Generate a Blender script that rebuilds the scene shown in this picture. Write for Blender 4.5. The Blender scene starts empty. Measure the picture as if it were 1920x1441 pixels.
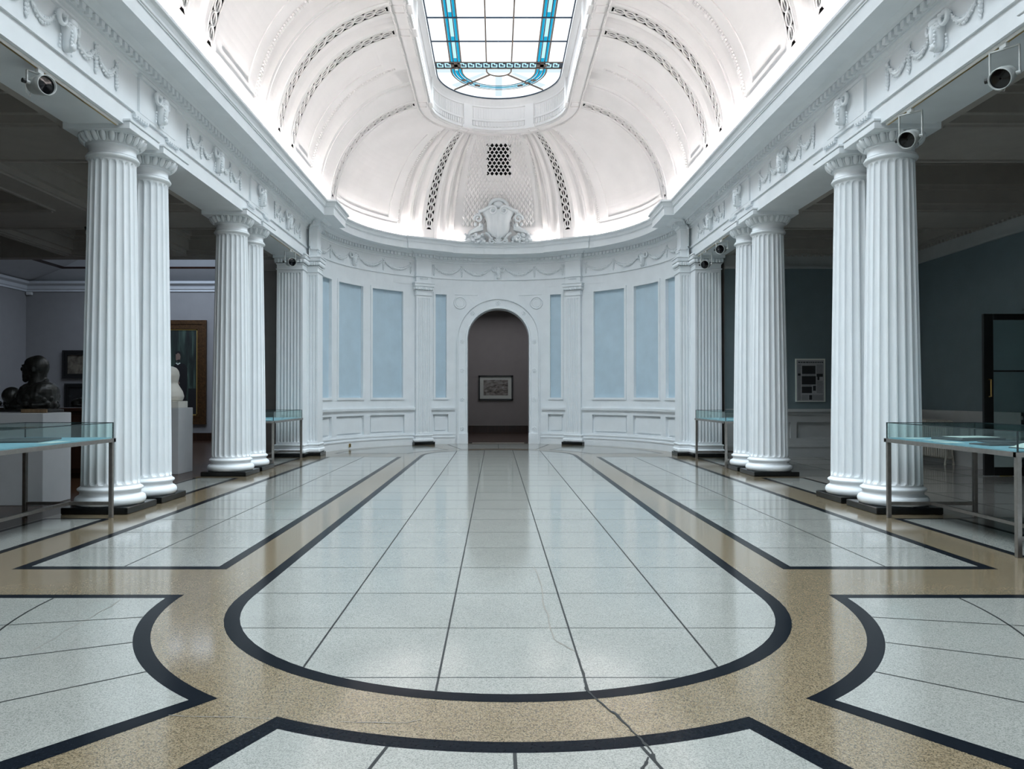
import bpy, math, random
from math import sin, cos, pi, radians as R_, sqrt, atan2, acos
from mathutils import Vector, Matrix
random.seed(7)
sc = bpy.context.scene
col = sc.collection
YC = 19.85            # centre of the apse
RW = 4.80             # radius of the apse wall
CAMX, CAMZ = -0.08, 1.5

def g(x, y):          # photo pixel -> point on the floor
    Y = 2160.0 / (y - 743.0)
    return (CAMX + (x - 929.5) * Y / 1440.0, Y)

# ------------------------------------------------------------------ materials
def _mat(name):
    m = bpy.data.materials.new(name); m.use_nodes = True
    nt = m.node_tree
    return m, nt, nt.nodes['Principled BSDF']

def mat(name, c, rough=0.5, metal=0.0, noise=0.0, scale=8.0, bump=0.0, bscale=60.0, spec=0.5, coat=0.0):
    m, nt, b = _mat(name)
    b.inputs['Base Color'].default_value = (*c, 1)
    b.inputs['Roughness'].default_value = rough
    b.inputs['Metallic'].default_value = metal
    b.inputs['Specular IOR Level'].default_value = spec
    b.inputs['Coat Weight'].default_value = coat
    tc = nt.nodes.new('ShaderNodeTexCoord')
    if noise > 0:
        n = nt.nodes.new('ShaderNodeTexNoise'); n.inputs['Scale'].default_value = scale
        n.inputs['Detail'].default_value = 5
        nt.links.new(tc.outputs['Object'], n.inputs['Vector'])
        r = nt.nodes.new('ShaderNodeValToRGB')
        r.color_ramp.elements[0].position = 0.3; r.color_ramp.elements[1].position = 0.72
        r.color_ramp.elements[0].color = (*[max(0, x * (1 - noise)) for x in c], 1)
        r.color_ramp.elements[1].color = (*[min(1, x * (1 + noise)) for x in c], 1)
        nt.links.new(n.outputs['Fac'], r.inputs['Fac'])
        nt.links.new(r.outputs['Color'], b.inputs['Base Color'])
    if bump > 0:
        n2 = nt.nodes.new('ShaderNodeTexNoise'); n2.inputs['Scale'].default_value = bscale
        n2.inputs['Detail'].default_value = 3
        nt.links.new(tc.outputs['Object'], n2.inputs['Vector'])
        bp = nt.nodes.new('ShaderNodeBump'); bp.inputs['Strength'].default_value = bump
        bp.inputs['Distance'].default_value = 0.01
        nt.links.new(n2.outputs['Fac'], bp.inputs['Height'])
        nt.links.new(bp.outputs['Normal'], b.inputs['Normal'])
    return m

def terrazzo(name, dark, mid, light, rough, scale=150.0, spec=0.5):
    m, nt, b = _mat(name)
    tc = nt.nodes.new('ShaderNodeTexCoord')
    v = nt.nodes.new('ShaderNodeTexVoronoi'); v.inputs['Scale'].default_value = scale
    nt.links.new(tc.outputs['Object'], v.inputs['Vector'])
    sep = nt.nodes.new('ShaderNodeSeparateColor'); nt.links.new(v.outputs['Color'], sep.inputs['Color'])
    r = nt.nodes.new('ShaderNodeValToRGB'); e = r.color_ramp.elements
    e[0].position = 0.06; e[0].color = (*dark, 1)
    e[1].position = 0.9; e[1].color = (*light, 1)
    k = e.new(0.42); k.color = (*mid, 1)
    nt.links.new(sep.outputs['Red'], r.inputs['Fac'])
    n = nt.nodes.new('ShaderNodeTexNoise'); n.inputs['Scale'].default_value = 1.6; n.inputs['Detail'].default_value = 4
    nt.links.new(tc.outputs['Object'], n.inputs['Vector'])
    mr = nt.nodes.new('ShaderNodeMapRange'); mr.inputs['To Min'].default_value = 0.88; mr.inputs['To Max'].default_value = 1.1
    nt.links.new(n.outputs['Fac'], mr.inputs['Value'])
    mx = nt.nodes.new('ShaderNodeMix'); mx.data_type = 'RGBA'; mx.blend_type = 'MULTIPLY'
    mx.inputs[0].default_value = 1.0
    nt.links.new(r.outputs['Color'], mx.inputs[6]); nt.links.new(mr.outputs['Result'], mx.inputs[7])
    nt.links.new(mx.outputs[2], b.inputs['Base Color'])
    b.inputs['Roughness'].default_value = rough
    b.inputs['Specular IOR Level'].default_value = spec
    n2 = nt.nodes.new('ShaderNodeTexNoise'); n2.inputs['Scale'].default_value = 5.0
    nt.links.new(tc.outputs['Object'], n2.inputs['Vector'])
    bp = nt.nodes.new('ShaderNodeBump'); bp.inputs['Strength'].default_value = 0.012; bp.inputs['Distance'].default_value = 0.01
    nt.links.new(n2.outputs['Fac'], bp.inputs['Height']); nt.links.new(bp.outputs['Normal'], b.inputs['Normal'])
    return m

def wood(name, c0, c1, rough, plank=True):
    m, nt, b = _mat(name)
    tc = nt.nodes.new('ShaderNodeTexCoord')
    mp = nt.nodes.new('ShaderNodeMapping'); mp.inputs['Scale'].default_value = (9, 1.2, 1.2)
    nt.links.new(tc.outputs['Object'], mp.inputs['Vector'])
    n = nt.nodes.new('ShaderNodeTexNoise'); n.inputs['Scale'].default_value = 2.5; n.inputs['Detail'].default_value = 6
    nt.links.new(mp.outputs['Vector'], n.inputs['Vector'])
    r = nt.nodes.new('ShaderNodeValToRGB')
    r.color_ramp.elements[0].color = (*c0, 1); r.color_ramp.elements[1].color = (*c1, 1)
    r.color_ramp.elements[0].position = 0.3; r.color_ramp.elements[1].position = 0.7
    nt.links.new(n.outputs['Fac'], r.inputs['Fac'])
    out = r.outputs['Color']
    if plank:
        br = nt.nodes.new('ShaderNodeTexBrick'); br.inputs['Scale'].default_value = 1.0
        br.inputs['Brick Width'].default_value = 1.4; br.inputs['Row Height'].default_value = 0.16
        br.inputs['Mortar Size'].default_value = 0.006
        br.inputs['Color1'].default_value = (1, 1, 1, 1); br.inputs['Color2'].default_value = (.7, .7, .7, 1)
        br.inputs['Mortar'].default_value = (.25, .25, .25, 1)
        nt.links.new(tc.outputs['Object'], br.inputs['Vector'])
        mx = nt.nodes.new('ShaderNodeMix'); mx.data_type = 'RGBA'; mx.blend_type = 'MULTIPLY'; mx.inputs[0].default_value = 1
        nt.links.new(out, mx.inputs[6]); nt.links.new(br.outputs['Color'], mx.inputs[7]); out = mx.outputs[2]
    nt.links.new(out, b.inputs['Base Color'])
    b.inputs['Roughness'].default_value = rough
    return m

def emit(name, c, s):
    m = bpy.data.materials.new(name); m.use_nodes = True
    nt = m.node_tree; nt.nodes.clear()
    e = nt.nodes.new('ShaderNodeEmission'); o = nt.nodes.new('ShaderNodeOutputMaterial')
    e.inputs['Color'].default_value = (*c, 1); e.inputs['Strength'].default_value = s
    nt.links.new(e.outputs[0], o.inputs[0])
    return m

def canvas(name, stops, scale, stretch=(1, 1, 1), dist=0.6):
    m, nt, b = _mat(name)
    tc = nt.nodes.new('ShaderNodeTexCoord')
    mp = nt.nodes.new('ShaderNodeMapping'); mp.inputs['Scale'].default_value = stretch
    nt.links.new(tc.outputs['Object'], mp.inputs['Vector'])
    n = nt.nodes.new('ShaderNodeTexNoise'); n.inputs['Scale'].default_value = scale
    n.inputs['Detail'].default_value = 6; n.inputs['Distortion'].default_value = dist
    nt.links.new(mp.outputs['Vector'], n.inputs['Vector'])
    r = nt.nodes.new('ShaderNodeValToRGB'); e = r.color_ramp.elements
    e[0].position = stops[0][0]; e[0].color = (*stops[0][1], 1)
    e[1].position = stops[-1][0]; e[1].color = (*stops[-1][1], 1)
    for p, c in stops[1:-1]:
        k = e.new(p); k.color = (*c, 1)
    nt.links.new(n.outputs['Fac'], r.inputs['Fac']); nt.links.new(r.outputs['Color'], b.inputs['Base Color'])
    b.inputs['Roughness'].default_value = 0.6
    return m

def glass_mat(name, tint):
    m = bpy.data.materials.new(name); m.use_nodes = True
    nt = m.node_tree; nt.nodes.clear()
    t = nt.nodes.new('ShaderNodeBsdfTransparent'); t.inputs['Color'].default_value = (*tint, 1)
    gl = nt.nodes.new('ShaderNodeBsdfGlossy'); gl.inputs['Roughness'].default_value = 0.02
    gl.inputs['Color'].default_value = (.9, 1, 1, 1)
    lw = nt.nodes.new('ShaderNodeLayerWeight'); pw = nt.nodes.new('ShaderNodeMath'); pw.operation = 'POWER'; pw.inputs[1].default_value = 4.5
    nt.links.new(lw.outputs['Facing'], pw.inputs[0])
    fr = nt.nodes.new('ShaderNodeMath'); fr.operation = 'MULTIPLY_ADD'; fr.inputs[1].default_value = .55; fr.inputs[2].default_value = .03
    nt.links.new(pw.outputs[0], fr.inputs[0])
    mx = nt.nodes.new('ShaderNodeMixShader'); o = nt.nodes.new('ShaderNodeOutputMaterial')
    nt.links.new(fr.outputs[0], mx.inputs[0]); nt.links.new(t.outputs[0], mx.inputs[1])
    nt.links.new(gl.outputs[0], mx.inputs[2]); nt.links.new(mx.outputs[0], o.inputs[0])
    return m

M = {}
M['white'] = mat('white_paint', (.755, .79, .81), .42, noise=.03, scale=3, bump=.10, bscale=35)
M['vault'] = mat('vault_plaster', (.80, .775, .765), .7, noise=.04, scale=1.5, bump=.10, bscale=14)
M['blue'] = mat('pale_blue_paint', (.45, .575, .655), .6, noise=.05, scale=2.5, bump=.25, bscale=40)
M['shaded_blue'] = mat('shaded_blue_paint', (.13, .172, .187), .6, noise=.05, scale=3, bump=.2, bscale=40)  # the pale blue paint again, with the aisle's shade put into its colour
M['shaded_white'] = mat('shaded_white_paint', (.40, .41, .405), .5, noise=.04, scale=4)  # darker copy of the white paint; aisle shade is in the colour
M['shaft_white'] = mat('skylight_shaft_paint', (.62, .64, .66), .6, noise=.03, scale=4)
M['grey_wall'] = mat('grey_wall_paint', (.27, .265, .265), .7, noise=.04, scale=3, bump=.15, bscale=50)
M['taupe_wall'] = mat('taupe_wall_paint', (.30, .28, .265), .7, noise=.04, scale=3, bump=.15, bscale=50)
M['shaded_plaster'] = mat('shaded_plaster', (.36, .33, .30), .7, noise=.05, scale=4)  # plaster darkened and warmed: the aisle shadow tone is put into it
M['t_white'] = terrazzo('pale_terrazzo', (.165, .17, .157), (.24, .245, .225), (.29, .295, .27), .11, 210.0, .70)
M['t_tan'] = terrazzo('tan_terrazzo', (.075, .06, .038), (.16, .125, .078), (.225, .183, .122), .11, 190.0, .75)
M['t_grey'] = terrazzo('grey_terrazzo', (.14, .135, .12), (.22, .21, .195), (.28, .27, .25), .12)
M['t_black'] = mat('black_terrazzo', (.006, .008, .011), .16, noise=.3, scale=60, spec=.018)
M['joint'] = mat('dark_joint', (.012, .014, .014), .5, spec=.2)
M['crack'] = mat('crack_fill', (.16, .15, .13), .8)
M['black'] = mat('black_marble', (.006, .007, .007), .15, noise=.3, scale=10)
M['void'] = mat('cavity_shade', (.004, .004, .004), 1.0, spec=0)  # black for the dark inside openings, painted on flat faces
M['wood'] = wood('brown_floorboards', (.028, .013, .007), (.075, .036, .02), .26)
M['darkwood'] = wood('dark_mahogany', (.016, .007, .004), (.04, .016, .009), .35, plank=False)
M['steel'] = mat('brushed_steel', (.30, .28, .26), .38, metal=.9, noise=.1, scale=20)
M['glass'] = glass_mat('case_glass', (.885, .945, .94))
M['door_glass'] = glass_mat('door_glass', (.80, .88, .88))
M['edge'] = mat('dark_glass_edge', (.01, .02, .022), .2)
M['baize'] = mat('pale_blue_lining', (.20, .36, .43), .8, noise=.1, scale=6)
M['paper'] = mat('old_paper', (.62, .66, .62), .8, noise=.12, scale=14)
M['darkpaper'] = mat('dark_album_cover', (.05, .055, .06), .6, noise=.2, scale=14)
M['lamp_body'] = mat('pale_grey_enamel', (.52, .54, .53), .35, noise=.03, scale=9)
M['lamp_lens'] = mat('black_lens', (.003, .003, .004), .08)
M['knob'] = mat('black_plastic', (.01, .01, .01), .5)
M['track'] = mat('white_track', (.70, .70, .68), .4)
M['bronze'] = mat('dark_bronze', (.010, .010, .009), .42, metal=.3, noise=.8, scale=14, bump=.5, bscale=20)
M['marble'] = mat('pale_marble', (.62, .60, .54), .45, noise=.06, scale=6)
M['plinth'] = mat('pedestal_paint', (.44, .45, .46), .6, noise=.03, scale=5)
M['tanwood'] = wood('tan_wood', (.10, .06, .03), (.2, .13, .07), .5, plank=False)
M['gilt'] = mat('dull_gilt', (.075, .036, .012), .45, metal=.4, noise=.4, scale=18)
M['brightgilt'] = mat('gilt_slip', (.50, .34, .10), .4, metal=.5)
M['frame_black'] = mat('black_frame', (.008, .008, .008), .3)
M['brass'] = mat('brass', (.62, .42, .14), .3, metal=.9)
M['radiator'] = mat('cream_iron', (.50, .48, .42), .5, noise=.05, scale=6)
M['yellow'] = mat('yellow_plastic', (.45, .31, .03), .5)
M['print'] = mat('newsprint', (.30, .30, .31), .8, noise=.1, scale=30)
M['ink'] = mat('black_ink', (.012, .012, .014), .7)
M['greyink'] = mat('grey_text', (.11, .11, .115), .8)
M['mount'] = mat('mount_board', (.62, .66, .60), .8)
M['drape'] = canvas('green_drapery', [(.34, (.004, .007, .006)), (.52, (.014, .026, .021)), (.68, (.05, .085, .065)), (.8, (.12, .17, .13))], 2.2, (3.2, 1, .45))
M['sketch'] = canvas('brown_sketch', [(.3, (.05, .04, .028)), (.5, (.14, .12, .09)), (.7, (.20, .17, .13))], 5)
M['seascape'] = canvas('harbour_view', [(.32, (.06, .055, .05)), (.5, (.26, .24, .21)), (.7, (.42, .42, .40))], 5, (1, 1, 2.6))
M['darkpic'] = canvas('dark_painting', [(.3, (.004, .004, .004)), (.6, (.012, .012, .012)), (.8, (.06, .07, .08))], 5)
M['skin'] = mat('painted_skin', (.20, .14, .11), .6)
M['suit'] = mat('painted_black_coat', (.006, .006, .007), .6)
SKY = .92
M['sky'] = emit('daylit_pane', (.86, .94, 1.0), SKY)
M['sky_dim'] = emit('roof_shadow', (.70, .84, .90), .62)  # dimmer glow that paints the roof steel's shadow on the glass
M['cyan'] = emit('cyan_pane', (.015, .38, .62), .62)
M['palecyan'] = emit('pale_cyan_pane', (.50, .86, 1.0), .66)
M['lead'] = mat('blue_black_lead', (.01, .03, .06), .5)
M['cameo'] = mat('bronze_came', (.14, .10, .075), .5)
M['led'] = emit('cove_lamp', (1.0, .93, .905), 84.0)
M['laylight'] = emit('gallery_laylight', (.68, .81, 1.0), 2.9)
M['room_lay'] = emit('room_laylight', (.84, .85, .95), .75)

# ------------------------------------------------------------------ mesh builder
class MB:
    def __init__(s): s.v = []; s.f = []; s.m = []; s.s = []
    def face(s, pts, m=0, sm=False):
        b = len(s.v); s.v += [tuple(p) for p in pts]; s.f.append(tuple(range(b, b + len(pts)))); s.m.append(m); s.s.append(sm)
    def grid(s, rows, m=0, sm=True, cu=False):
        n = len(rows[0]); b = len(s.v)
        for r in rows: s.v += [tuple(p) for p in r]
        for j in range(len(rows) - 1):
            for i in range(n if cu else n - 1):
                i2 = (i + 1) % n
                s.f.append((b + j * n + i, b + j * n + i2, b + (j + 1) * n + i2, b + (j + 1) * n + i)); s.m.append(m); s.s.append(sm)
    def hexa(s, p, m=0):      # p: 8 points, bottom 0-3, top 4-7
        b = len(s.v); s.v += [tuple(q) for q in p]
        for q in ((3, 2, 1, 0), (4, 5, 6, 7), (0, 1, 5, 4), (1, 2, 6, 5), (2, 3, 7, 6), (3, 0, 4, 7)):
            s.f.append(tuple(b + i for i in q)); s.m.append(m); s.s.append(False)
    def box(s, x0, x1, y0, y1, z0, z1, m=0):
        s.hexa([(x0, y0, z0), (x1, y0, z0), (x1, y1, z0), (x0, y1, z0), (x0, y0, z1), (x1, y0, z1), (x1, y1, z1), (x0, y1, z1)], m)
    def bbox(s, x0, x1, y0, y1, z0, z1, c=.01, m=0):   # box with chamfered edges
        for a, (dx, dy) in enumerate(((0, 0),)):
            lo = [(x0 + c, y0, 0), (x1 - c, y0, 0), (x1, y0 + c, 0), (x1, y1 - c, 0), (x1 - c, y1, 0), (x0 + c, y1, 0), (x0, y1 - c, 0), (x0, y0 + c, 0)]
            def inset(z, k):
                cx, cy = (x0 + x1) / 2, (y0 + y1) / 2
                return [(cx + (p[0] - cx) * (1 - k / max(1e-6, (x1 - x0) / 2)), cy + (p[1] - cy) * (1 - k / max(1e-6, (y1 - y0) / 2)), z) for p in lo]
            rows = [inset(z0, c), inset(z0 + c, 0), inset(z1 - c, 0), inset(z1, c)]
            s.grid(rows, m, False, True)
            s.face(rows[-1], m); s.face(rows[0][::-1], m)
    def lathe(s, prof, n=32, c=(0, 0, 0), m=0, sm=True, cap=True, f=None):
        rows = []
        for (r, z) in prof:
            rows.append([(c[0] + (r if f is None else f(r, z, 2 * pi * i / n)) * cos(2 * pi * i / n), c[1] + (r if f is None else f(r, z, 2 * pi * i / n)) * sin(2 * pi * i / n), c[2] + z) for i in range(n)])
        s.grid(rows, m, sm, True)
        if cap:
            s.face(rows[-1], m); s.face(rows[0][::-1], m)
    def tube(s, pts, rad, n=8, m=0, sm=True):
        pts = [Vector(p) for p in pts]
        if not isinstance(rad, (list, tuple)): rad = [rad] * len(pts)
        rows = []; ref = None
        for i, p in enumerate(pts):
            t = (pts[min(i + 1, len(pts) - 1)] - pts[max(i - 1, 0)]).normalized()
            if ref is None:
                ref = Vector((0, 0, 1)) if abs(t.z) < .9 else Vector((1, 0, 0))
            a = (ref - t * ref.dot(t))
            if a.length < 1e-4: a = t.orthogonal()
            a.normalize(); ref = a; b = t.cross(a)
            rows.append([p + (a * cos(2 * pi * k / n) + b * sin(2 * pi * k / n)) * rad[i] for k in range(n)])
        s.grid(rows, m, sm, True); s.face(rows[0][::-1], m, sm); s.face(rows[-1], m, sm)
    def blob(s, c, r, m=0, nu=8, nv=6, rot=None):
        rows = []
        for j in range(nv + 1):
            th = -pi / 2 + pi * j / nv
            th = max(-pi / 2 + .05, min(pi / 2 - .05, th))
            row = []
            for i in range(nu):
                ph = 2 * pi * i / nu
                p = Vector((r[0] * cos(th) * cos(ph), r[1] * cos(th) * sin(ph), r[2] * sin(th)))
                if rot is not None: p = rot @ p
                row.append((c[0] + p.x, c[1] + p.y, c[2] + p.z))
            rows.append(row)
        s.grid(rows, m, True, True); s.face(rows[0][::-1], m, True); s.face(rows[-1], m, True)
    def bar(s, a, b, w, h, m=0, up=(0, 0, 1)):
        a = Vector(a); b = Vector(b); t = (b - a).normalized(); u = Vector(up)
        if abs(t.dot(u)) > .95: u = Vector((1, 0, 0))
        x = t.cross(u).normalized() * (w / 2); z = x.cross(t).normalized() * (h / 2)
        s.hexa([a - x - z, a + x - z, a + x + z, a - x + z, b - x - z, b + x - z, b + x + z, b - x + z], m)
    def build(s, name, mats, parent=None, loc=None):
        me = bpy.data.meshes.new(name)
        me.from_pydata([tuple(v) for v in s.v], [], s.f)
        if not isinstance(mats, (list, tuple)): mats = [mats]
        for k in mats: me.materials.append(M[k])
        me.polygons.foreach_set('material_index', s.m)
        me.polygons.foreach_set('use_smooth', s.s)
        me.update()
        o = bpy.data.objects.new(name, me); col.objects.link(o)
        if loc is not None: o.location = loc
        if parent is not None: o.parent = parent
        return o

def tag(o, label=None, cat=None, group=None, kind=None):
    if label: o['label'] = label
    if cat: o['category'] = cat
    if group: o['group'] = group
    if kind: o['kind'] = kind
    return o
def thing(name, label, cat, loc=(0, 0, 0), rz=0.0, group=None):
    o = bpy.data.objects.new(name, None); col.objects.link(o)
    o.empty_display_size = .1
    o.location = loc; o.rotation_euler = (0, 0, rz)
    return tag(o, label, cat, group)
def copy_tree(o, parent=None):
    c = o.copy(); col.objects.link(c)
    if parent is not None: c.parent = parent
    for ch in list(o.children): copy_tree(ch, c)
    return c
def relabel(o, label, loc=None, rz=None):
    o['label'] = label
    if loc is not None: o.location = loc
    if rz is not None: o.rotation_euler = (0, 0, rz)
    return o
def structure(o): o['kind'] = 'structure'; return o

def relief(mb, ub, vb, D, Mt, P, us=99, vs=99, sm=False):
    """panelled surface: cell (i,j) sits at depth D(i,j,u,v); steps join neighbouring cells."""
    def div(a, b, st): n = max(1, math.ceil(abs(b - a) / st - 1e-6)); return [a + (b - a) * k / n for k in range(n + 1)]
    nu, nv = len(ub) - 1, len(vb) - 1
    U = [div(ub[i], ub[i + 1], us) for i in range(nu)]; V = [div(vb[j], vb[j + 1], vs) for j in range(nv)]
    for i in range(nu):
        for j in range(nv):
            mt = Mt(i, j)
            if mt is None: continue
            mb.grid([[P(u, v, D(i, j, u, v)) for u in U[i]] for v in V[j]], mt, sm)
    for i in range(nu - 1):
        for j in range(nv):
            a, b = Mt(i, j), Mt(i + 1, j)
            if a is None or b is None: continue
            u = ub[i + 1]
            da = [D(i, j, u, v) for v in V[j]]; db = [D(i + 1, j, u, v) for v in V[j]]
            if max(abs(x - y) for x, y in zip(da, db)) < 1e-5: continue
            mt = a if sum(da) < sum(db) else b
            mb.grid([[P(u, v, x), P(u, v, y)] for v, x, y in zip(V[j], da, db)], mt, False)
    for i in range(nu):
        for j in range(nv - 1):
            a, b = Mt(i, j), Mt(i, j + 1)
            if a is None or b is None: continue
            v = vb[j + 1]
            da = [D(i, j, u, v) for u in U[i]]; db = [D(i, j + 1, u, v) for u in U[i]]
            if max(abs(x - y) for x, y in zip(da, db)) < 1e-5: continue
            mt = a if sum(da) < sum(db) else b
            mb.grid([[P(u, v, x) for u, x in zip(U[i], da)], [P(u, v, y) for u, y in zip(U[i], db)]], mt, False)

def sweep(mb, path, prof, m=0, closed_prof=False):
    """profile (inward offset p, z) along a plan path with mitred corners; inward = right of travel."""
    n = len(path); nrm = []
    for i in range(n):
        def seg(a, b):
            d = Vector((path[b][0] - path[a][0], path[b][1] - path[a][1])).normalized(); return Vector((d.y, -d.x))
        if i == 0: q = seg(0, 1)
        elif i == n - 1: q = seg(n - 2, n - 1)
        else:
            a, b = seg(i - 1, i), seg(i, i + 1); q = a + b
            q = q / max(.3, q.dot(a))
        nrm.append(q)
    pr = list(prof) + ([prof[0]] if closed_prof else [])
    for k in range(len(pr) - 1):
        rows = [[(path[i][0] + nrm[i].x * p, path[i][1] + nrm[i].y * p, z) for i in range(n)] for p, z in (pr[k], pr[k + 1])]
        mb.grid(rows, m, False)

# ================================================================== FLOOR
F_TAN, F_WHITE, F_BLACK, F_JOINT, F_CRACK = 0, 1, 2, 3, 4
fl = MB()
def poly(pts, z, m): fl.face([(p[0], p[1], z) for p in pts], m)
def strip(a, b, z, m): fl.grid([[(p[0], p[1], z) for p in a], [(p[0], p[1], z) for p in b]], m, False)
def line(a, b, w=.012, z=.0016, m=F_JOINT):
    a = Vector((a[0], a[1])); b = Vector((b[0], b[1])); d = (b - a).normalized(); n = Vector((-d.y, d.x)) * (w / 2)
    poly([a - n, b - n, b + n, a + n], z, m)
def lines(pts, w, z=.0016, m=F_JOINT):
    for k in range(len(pts) - 1): line(pts[k], pts[k + 1], w, z, m)
apse_floor = [(-5.66, -4.5), (5.66, -4.5), (5.66, YC)] + [(5.2 * cos(R_(a)), YC + 5.2 * sin(R_(a))) for a in range(0, 181, 6)] + [(-5.66, YC)]
poly(apse_floor, 0, F_TAN)
def arc(cx, cy, r, a0, a1, n=40): return [(cx + r * cos(R_(a0 + (a1 - a0) * k / n)), cy + r * sin(R_(a0 + (a1 - a0) * k / n))) for k in range(n + 1)]
def inlay(outer, inner):      # black band between two matching outlines, pale field inside
    strip(outer + outer[:1], inner + inner[:1], .0008, F_BLACK); poly(inner, .0008, F_WHITE)
C0, C1 = 5.79, 19.62          # centres of the rounded ends of the long panel
def stadium(r): return arc(0, C0, r, 180, 360) + arc(0, C1, r, 0, 180)
inlay(stadium(2.003), stadium(1.9))
def half(x): return sqrt(max(0, 1.9 * 1.9 - x * x))
for x in (-1.145, -.385, .392, 1.15): line((x, C0 - half(x)), (x, C1 + half(x)), .0125)
ys = [4.118 + .8775 * k for k in range(0, 21)]
for y in ys:
    w = 1.9 if C0 <= y <= C1 else half(min(abs(y - C0), abs(y - C1)))
    if w > .05: line((-w, y), (w, y), .0075)
for s in (-1, 1):
    # long side strips
    o = [(s * 2.42, 6.69), (s * 4.284, 6.69), (s * 4.284, 19.12), (s * 2.42, 19.12)]
    i = [(s * 2.52, 6.80), (s * 4.177, 6.80), (s * 4.177, 19.06), (s * 2.52, 19.06)]
    inlay(o, i)
    line((s * 3.355, 6.8), (s * 3.355, 19.06), .012)
    for y in ys:
        if 6.9 < y < 19: line((s * 2.52, y), (s * 4.177, y), .009)
    # strips between the columns
    for (a, b) in ((-4, 5.1), (7.2, 9.47), (11.78, 14.2), (16.4, 18.72)):
        inlay([(s * 4.81, a), (s * 5.63, a), (s * 5.63, b), (s * 4.81, b)], [(s * 4.9, a + .07), (s * 5.555, a + .07), (s * 5.555, b - .06), (s * 4.9, b - .06)])
    # side panels of the rosette
    A0, A1 = 180 - 1.0, 180 + 53.2
    def fan(r, ytop, a1, xo, off):
        pts = []
        a0 = 180 + math.degrees(math.asin((C0 - ytop) / r))
        pts += arc(0, C0, r, a0, a1, 24)
        far = 6.2
        e = (pts[-1][0] + (far) * cos(R_(a1)), pts[-1][1] + far * sin(R_(a1)))
        k = (xo - pts[-1][0]) / (e[0] - pts[-1][0]) if e[0] < xo else 1
        e = (pts[-1][0] + (e[0] - pts[-1][0]) * k, pts[-1][1] + (e[1] - pts[-1][1]) * k)
        return pts + [e, (xo, ytop)]
    po = fan(2.44, 5.835, 233.2, -4.284, 0); pi_ = fan(2.54, 5.735, 231.0, -4.18, 0)
    po = [(-s * p[0], p[1]) for p in po]; pi_ = [(-s * p[0], p[1]) for p in pi_]
    inlay(po, pi_)
    for a in (12.5, 25.3, 38.6):
        line((s * 2.54 * cos(R_(a)), C0 - 2.54 * sin(R_(a))), (s * 4.15, C0 - 4.15 * math.tan(R_(a))), .012)
    lines([(s * 3.37 * cos(R_(a)), C0 - 3.37 * sin(R_(a))) for a in range(1, 52, 3)], .014)
# near panel of the rosette
def hub(r, h, far): return arc(0, C0, r, 270 - h, 270 + h, 24) + [(far * sin(R_(h)) , C0 - far * cos(R_(h))), (-far * sin(R_(h)), C0 - far * cos(R_(h)))]
inlay(hub(2.436, 27.0, 9.5), hub(2.54, 24.8, 9.4))
for a in (-12.4, 0, 12.4):
    line((2.54 * sin(R_(a)), C0 - 2.54 * cos(R_(a))), (8 * sin(R_(a)), C0 - 8 * cos(R_(a))), .016)
# apse panels
def lens(s, off):
    y0 = 20.2 + off; ro = 4.34 - off; ri = 2.44 + off
    a0 = math.degrees(math.asin((y0 - YC) / ro)); a1 = 58 - off * 14
    b0 = math.degrees(math.asin((y0 - C1) / ri))
    p = arc(0, YC, ro, a0, a1, 20) + arc(0, C1, ri, a1 - 3, b0, 20)
    return [(s * x, y) for x, y in p]
for s in (-1, 1): inlay(lens(s, 0), lens(s, .07))
def door_panel(off):
    p = arc(0, C1, 2.44 + off, 64 + off * 14, 116 - off * 14, 20); q = arc(0, YC, 4.5 - off, 111 - off * 14, 69 + off * 14, 20)
    return p + q
inlay(door_panel(0), door_panel(.06))
line((0, C1 + 2.5), (0, YC + 4.44), .012)
# cracks
def crack(px, w, m=F_CRACK):
    pts = []
    for k in range(len(px) - 1):
        for t in range(4):
            u = t / 4; x = px[k][0] + (px[k + 1][0] - px[k][0]) * u + random.uniform(-2.2, 2.2); y = px[k][1] + (px[k + 1][1] - px[k][1]) * u + random.uniform(-1, 1)
            pts.append(g(x, y))
    pts.append(g(*px[-1]))
    for k in range(len(pts) - 1): line(pts[k], pts[k + 1], w * random.uniform(.5, 1.3), .0022, m)
zz = lambda L: [(640 + x / 2.876, 940 + y / 2.876) for x, y in L]
crack(zz([(1035, 350), (1085, 450), (1090, 560), (1120, 640), (1145, 740), (1255, 800)]), .010)
crack(zz([(1255, 800), (1285, 860), (1310, 940), (1325, 1010), (1400, 1080), (1500, 1160), (1590, 1250), (1660, 1330), (1700, 1400)]), .014, F_JOINT)
crack(zz([(1650, 1370), (1615, 1441)]), .014, F_JOINT)
crack([(320, 1338), (420, 1341), (510, 1344)], .005, F_CRACK)
crack([(640, 1350), (760, 1352), (790, 1345)], .005, F_CRACK)
crack([(230, 1123), (150, 1168), (60, 1220)], .005, F_CRACK)
structure(fl.build('floor', ['t_tan', 't_white', 't_black', 'joint', 'crack']))

b = MB(); b.box(-17, -5.66, -4.5, 26.3, -.1, 0); structure(b.build('floor_left', 'wood'))
b = MB(); b.box(5.66, 10.4, -4.5, 19.4, -.1, 0, 0)
for k in range(18): b.box(5.66, 10.07, -3 + k * 1.25, -2.988 + k * 1.25, -.05, .0012, 1)
for x in (6.7, 7.8, 8.9): b.box(x, x + .012, -4.5, 19.1, -.05, .0012, 1)
structure(b.build('floor_right', ['t_grey', 'joint']))
b = MB(); b.box(-4.2, 4.2, 24.9, 32.1, -.1, -.001); structure(b.build('floor_back', 'wood'))

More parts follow.
